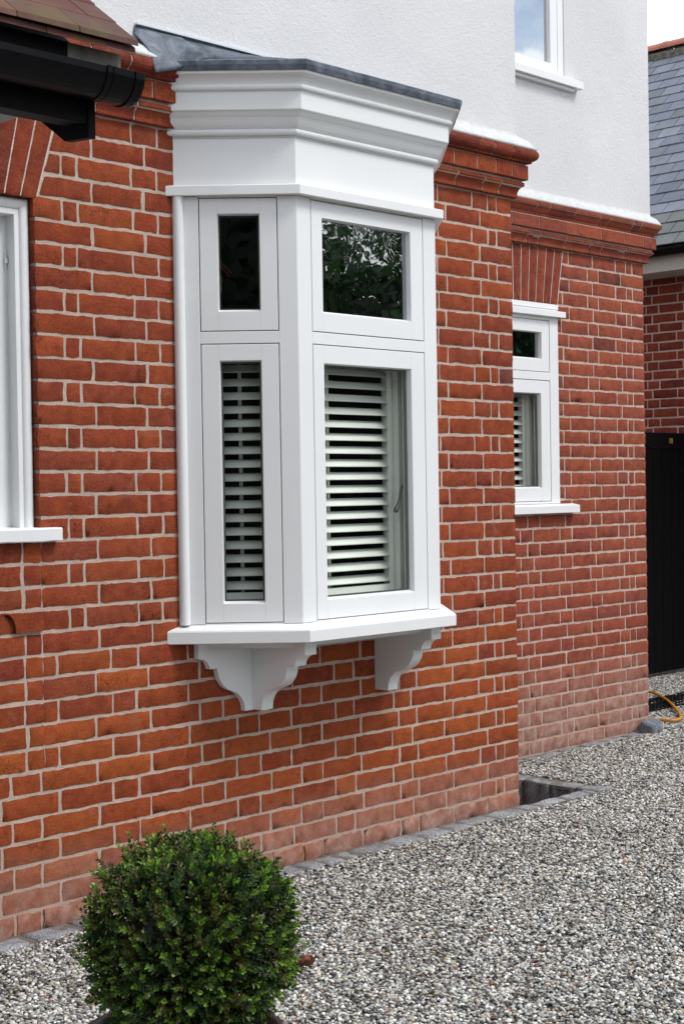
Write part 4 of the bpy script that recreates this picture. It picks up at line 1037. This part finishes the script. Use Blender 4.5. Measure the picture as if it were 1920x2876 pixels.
# ------------------------------------------------------------------ hedge and trees across the drive (seen in the glass), added hedge behind the viewpoint
def leafcloud(mb, c, r, n, size, pal, ex=1.0):
    for _ in range(n):
        v = rdir(); k = U(.55, 1.0) ** .5 * (1 + .3 * noise.noise(v * 2.2 + Vector(c)))
        p = Vector(c) + Vector((v.x * r[0], v.y * r[1], v.z * r[2])) * k
        d = rdir(); s = d.orthogonal().normalized() * size * U(.5, 1.1); d = d * size * U(.6, 1.2)
        col = random.choice(pal); g_ = U(.6, 1.3)
        mb.add([p - d - s * .2, p + s, p + d, p - s], [(0, 1, 2, 3)], 0, (col[0] * g_, col[1] * g_, col[2] * g_, 1))
GP = [(.020, .055, .014), (.012, .036, .010), (.03, .07, .018), (.016, .045, .02)]
def hedge(x0, y0, x1, y1, h, th, n, label, loc):
    mb = MB(); dx, dy = x1 - x0, y1 - y0; ln = math.hypot(dx, dy); ux, uy = dx / ln, dy / ln
    for _ in range(n):
        a = U(0, ln); z = U(0, 1) ** .8 * h; o = (1 if R_() < .6 else -1) * th / 2 * U(.7, 1.05)
        hh = h + .3 * noise.noise((a * .7, 0, 0)); 
        if R_() < .25: z = hh * U(.96, 1.02); o = U(-th / 2, th / 2)
        p = Vector((x0 + ux * a - uy * o, y0 + uy * a + ux * o, z)); d = rdir(); s = d.orthogonal().normalized() * .07; d = d * .09
        c = random.choice(GP); g_ = U(.5, 1.4); mb.add([p - d, p + s, p + d, p - s], [(0, 1, 2, 3)], 0, (c[0] * g_, c[1] * g_, c[2] * g_, 1))
    o = thing('hedge', label, 'hedge', loc)
    obj('foliage', mb, M['treeleaf'], o)
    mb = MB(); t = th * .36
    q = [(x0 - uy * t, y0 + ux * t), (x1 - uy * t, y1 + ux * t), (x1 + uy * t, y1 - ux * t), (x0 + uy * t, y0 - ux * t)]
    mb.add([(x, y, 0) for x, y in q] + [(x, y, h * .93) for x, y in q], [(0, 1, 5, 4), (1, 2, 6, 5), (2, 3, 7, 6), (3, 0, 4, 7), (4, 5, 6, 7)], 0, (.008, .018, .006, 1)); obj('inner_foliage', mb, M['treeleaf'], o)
hedge(1.5, -12.5, 19, -6.0, 4.05, 1.2, 14000, 'long dark green hedge reflected in the front panes of the bay', (10, -9.3, 0))
hedge(-15, -3.0, -6.5, -11.5, 5.2, 1.2, 9000, 'added unseen hedge behind the viewpoint darkening the canted side panes', (-11, -7.5, 0))  # added out of view: darkens the side pane reflection, blocks some sky
def tree(x, y, h, r, n, label, seed):
    random.seed(seed); o = thing('tree', label, 'tree', (x, y, 0)); mb = MB()
    top = (x + U(-.3, .3), y + U(-.3, .3), h * .8)
    mb.tube([(x, y, 0), (x + .05, y, h * .3), ((x + top[0]) / 2, (y + top[1]) / 2, h * .55), top], [.16, .13, .09, .03], 9)
    tips = []
    for q in range(9):
        a = U(0, 6.28); z0 = h * U(.35, .7); l = r * U(.6, 1.0); e = (x + l * math.cos(a), y + l * math.sin(a), z0 + l * U(.4, .9)); tips.append(e)
        mb.tube([(x, y, z0), (x + l * .5 * math.cos(a), y + l * .5 * math.sin(a), z0 + l * .25), e], [.05, .035, .012], 6)
    obj('trunk', mb, M['bark'], o); mb = MB()
    for e in tips + [top]: leafcloud(mb, e, (r * .48, r * .48, r * .38), n // 7, .055, GP)
    obj('crown', mb, M['treeleaf'], o)
tree(7.6, -11.6, 6.4, 1.9, 4200, 'leafy tree standing tallest behind the long hedge', 3)
tree(10.2, -9.8, 5.9, 1.5, 3000, 'thin crowned tree in the middle of the row behind the hedge', 5)
tree(13.4, -8.6, 6.0, 1.6, 3000, 'broad tree at the far end of the row behind the hedge', 8)

# ------------------------------------------------------------------ camera
f_, pitch, yaw, roll = 4306.788, -.0153913, .800469, -.0161454
F = Vector((math.sin(yaw) * math.cos(pitch), math.cos(yaw) * math.cos(pitch), math.sin(pitch)))
Rv = Vector((math.cos(yaw), -math.sin(yaw), 0)); Uv = Rv.cross(F)
c_, s_ = math.cos(roll), math.sin(roll); R2 = Rv * c_ + Uv * s_; U2 = -Rv * s_ + Uv * c_
cam = bpy.data.cameras.new('Camera'); co = bpy.data.objects.new('Camera', cam); COL.objects.link(co)
co.matrix_world = Matrix(((R2.x, U2.x, -F.x, -5.41887), (R2.y, U2.y, -F.y, -4.18622), (R2.z, U2.z, -F.z, 1.42953), (0, 0, 0, 1)))
cam.sensor_fit = 'HORIZONTAL'; cam.sensor_width = 36; cam.lens = f_ / 1920 * 36; cam.clip_end = 500; cam.clip_start = .05
scene.camera = co

# ------------------------------------------------------------------ light
sd = Vector((.25, -.55, .80)).normalized()
el = math.asin(sd.z); az = math.atan2(sd.x, sd.y)
sun = bpy.data.lights.new('Sun', 'SUN'); sun.energy = 2.3; sun.angle = math.radians(18); sun.color = (1, .975, .94)
so = bpy.data.objects.new('Sun', sun); COL.objects.link(so); so.rotation_euler = sd.to_track_quat('Z', 'Y').to_euler()
w = bpy.data.worlds.new('World'); scene.world = w; w.use_nodes = True; nt = w.node_tree; nt.nodes.clear()
out = nt.nodes.new('ShaderNodeOutputWorld'); sky = nt.nodes.new('ShaderNodeTexSky'); sky.sky_type = 'NISHITA'; sky.sun_disc = False
sky.sun_elevation = el; sky.sun_rotation = az; sky.air_density = 1.0; sky.dust_density = .6
b1 = nt.nodes.new('ShaderNodeBackground'); b1.inputs[1].default_value = .14; nt.links.new(sky.outputs[0], b1.inputs[0])
b2 = nt.nodes.new('ShaderNodeBackground'); b2.inputs[1].default_value = 1.60
tc = nt.nodes.new('ShaderNodeTexCoord'); mp = nt.nodes.new('ShaderNodeMapping'); mp.inputs['Scale'].default_value = (1, 1, 1.9); mp.inputs['Location'].default_value = (3.1, 1.7, .4)
nt.links.new(tc.outputs['Generated'], mp.inputs[0])
n1 = nt.nodes.new('ShaderNodeTexNoise'); n1.inputs['Scale'].default_value = 2.3; n1.inputs['Detail'].default_value = 7; n1.inputs['Roughness'].default_value = .52; nt.links.new(mp.outputs[0], n1.inputs['Vector'])
r1 = nt.nodes.new('ShaderNodeValToRGB'); r1.color_ramp.elements[0].position = .40; r1.color_ramp.elements[1].position = .50; nt.links.new(n1.outputs['Fac'], r1.inputs[0])
# a bank of cumulus low in the sky
sx = nt.nodes.new('ShaderNodeSeparateXYZ'); nt.links.new(tc.outputs['Generated'], sx.inputs[0])
n3 = nt.nodes.new('ShaderNodeTexNoise'); n3.inputs['Scale'].default_value = 13; n3.inputs['Detail'].default_value = 5; nt.links.new(tc.outputs['Generated'], n3.inputs['Vector'])
ma = nt.nodes.new('ShaderNodeMath'); ma.operation = 'MULTIPLY_ADD'; ma.inputs[1].default_value = .16; nt.links.new(n3.outputs['Fac'], ma.inputs[0]); nt.links.new(sx.outputs['Z'], ma.inputs[2])
mr = nt.nodes.new('ShaderNodeMapRange'); mr.inputs[1].default_value = .386; mr.inputs[2].default_value = .372; nt.links.new(ma.outputs[0], mr.inputs[0])
mm = nt.nodes.new('ShaderNodeMath'); mm.operation = 'MAXIMUM'; nt.links.new(r1.outputs[0], mm.inputs[0]); nt.links.new(mr.outputs[0], mm.inputs[1])
n2 = nt.nodes.new('ShaderNodeTexNoise'); n2.inputs['Scale'].default_value = 5; n2.inputs['Detail'].default_value = 6; nt.links.new(mp.outputs[0], n2.inputs['Vector'])
r2 = nt.nodes.new('ShaderNodeValToRGB'); r2.color_ramp.elements[0].position = .3; r2.color_ramp.elements[0].color = (.76, .83, .93, 1); r2.color_ramp.elements[1].position = .6; r2.color_ramp.elements[1].color = (.95, .98, 1, 1)
nt.links.new(n2.outputs['Fac'], r2.inputs[0]); nt.links.new(r2.outputs[0], b2.inputs[0])
mx = nt.nodes.new('ShaderNodeMixShader'); nt.links.new(mm.outputs[0], mx.inputs[0]); nt.links.new(b1.outputs[0], mx.inputs[1]); nt.links.new(b2.outputs[0], mx.inputs[2]); nt.links.new(mx.outputs[0], out.inputs[0])
scene.view_settings.view_transform = 'Standard'; scene.view_settings.look = 'None'; scene.view_settings.exposure = 0; scene.view_settings.gamma = 1
scene.cycles.use_denoising = True
scene.cycles.max_bounces = 8; scene.cycles.diffuse_bounces = 2; scene.cycles.transparent_max_bounces = 12
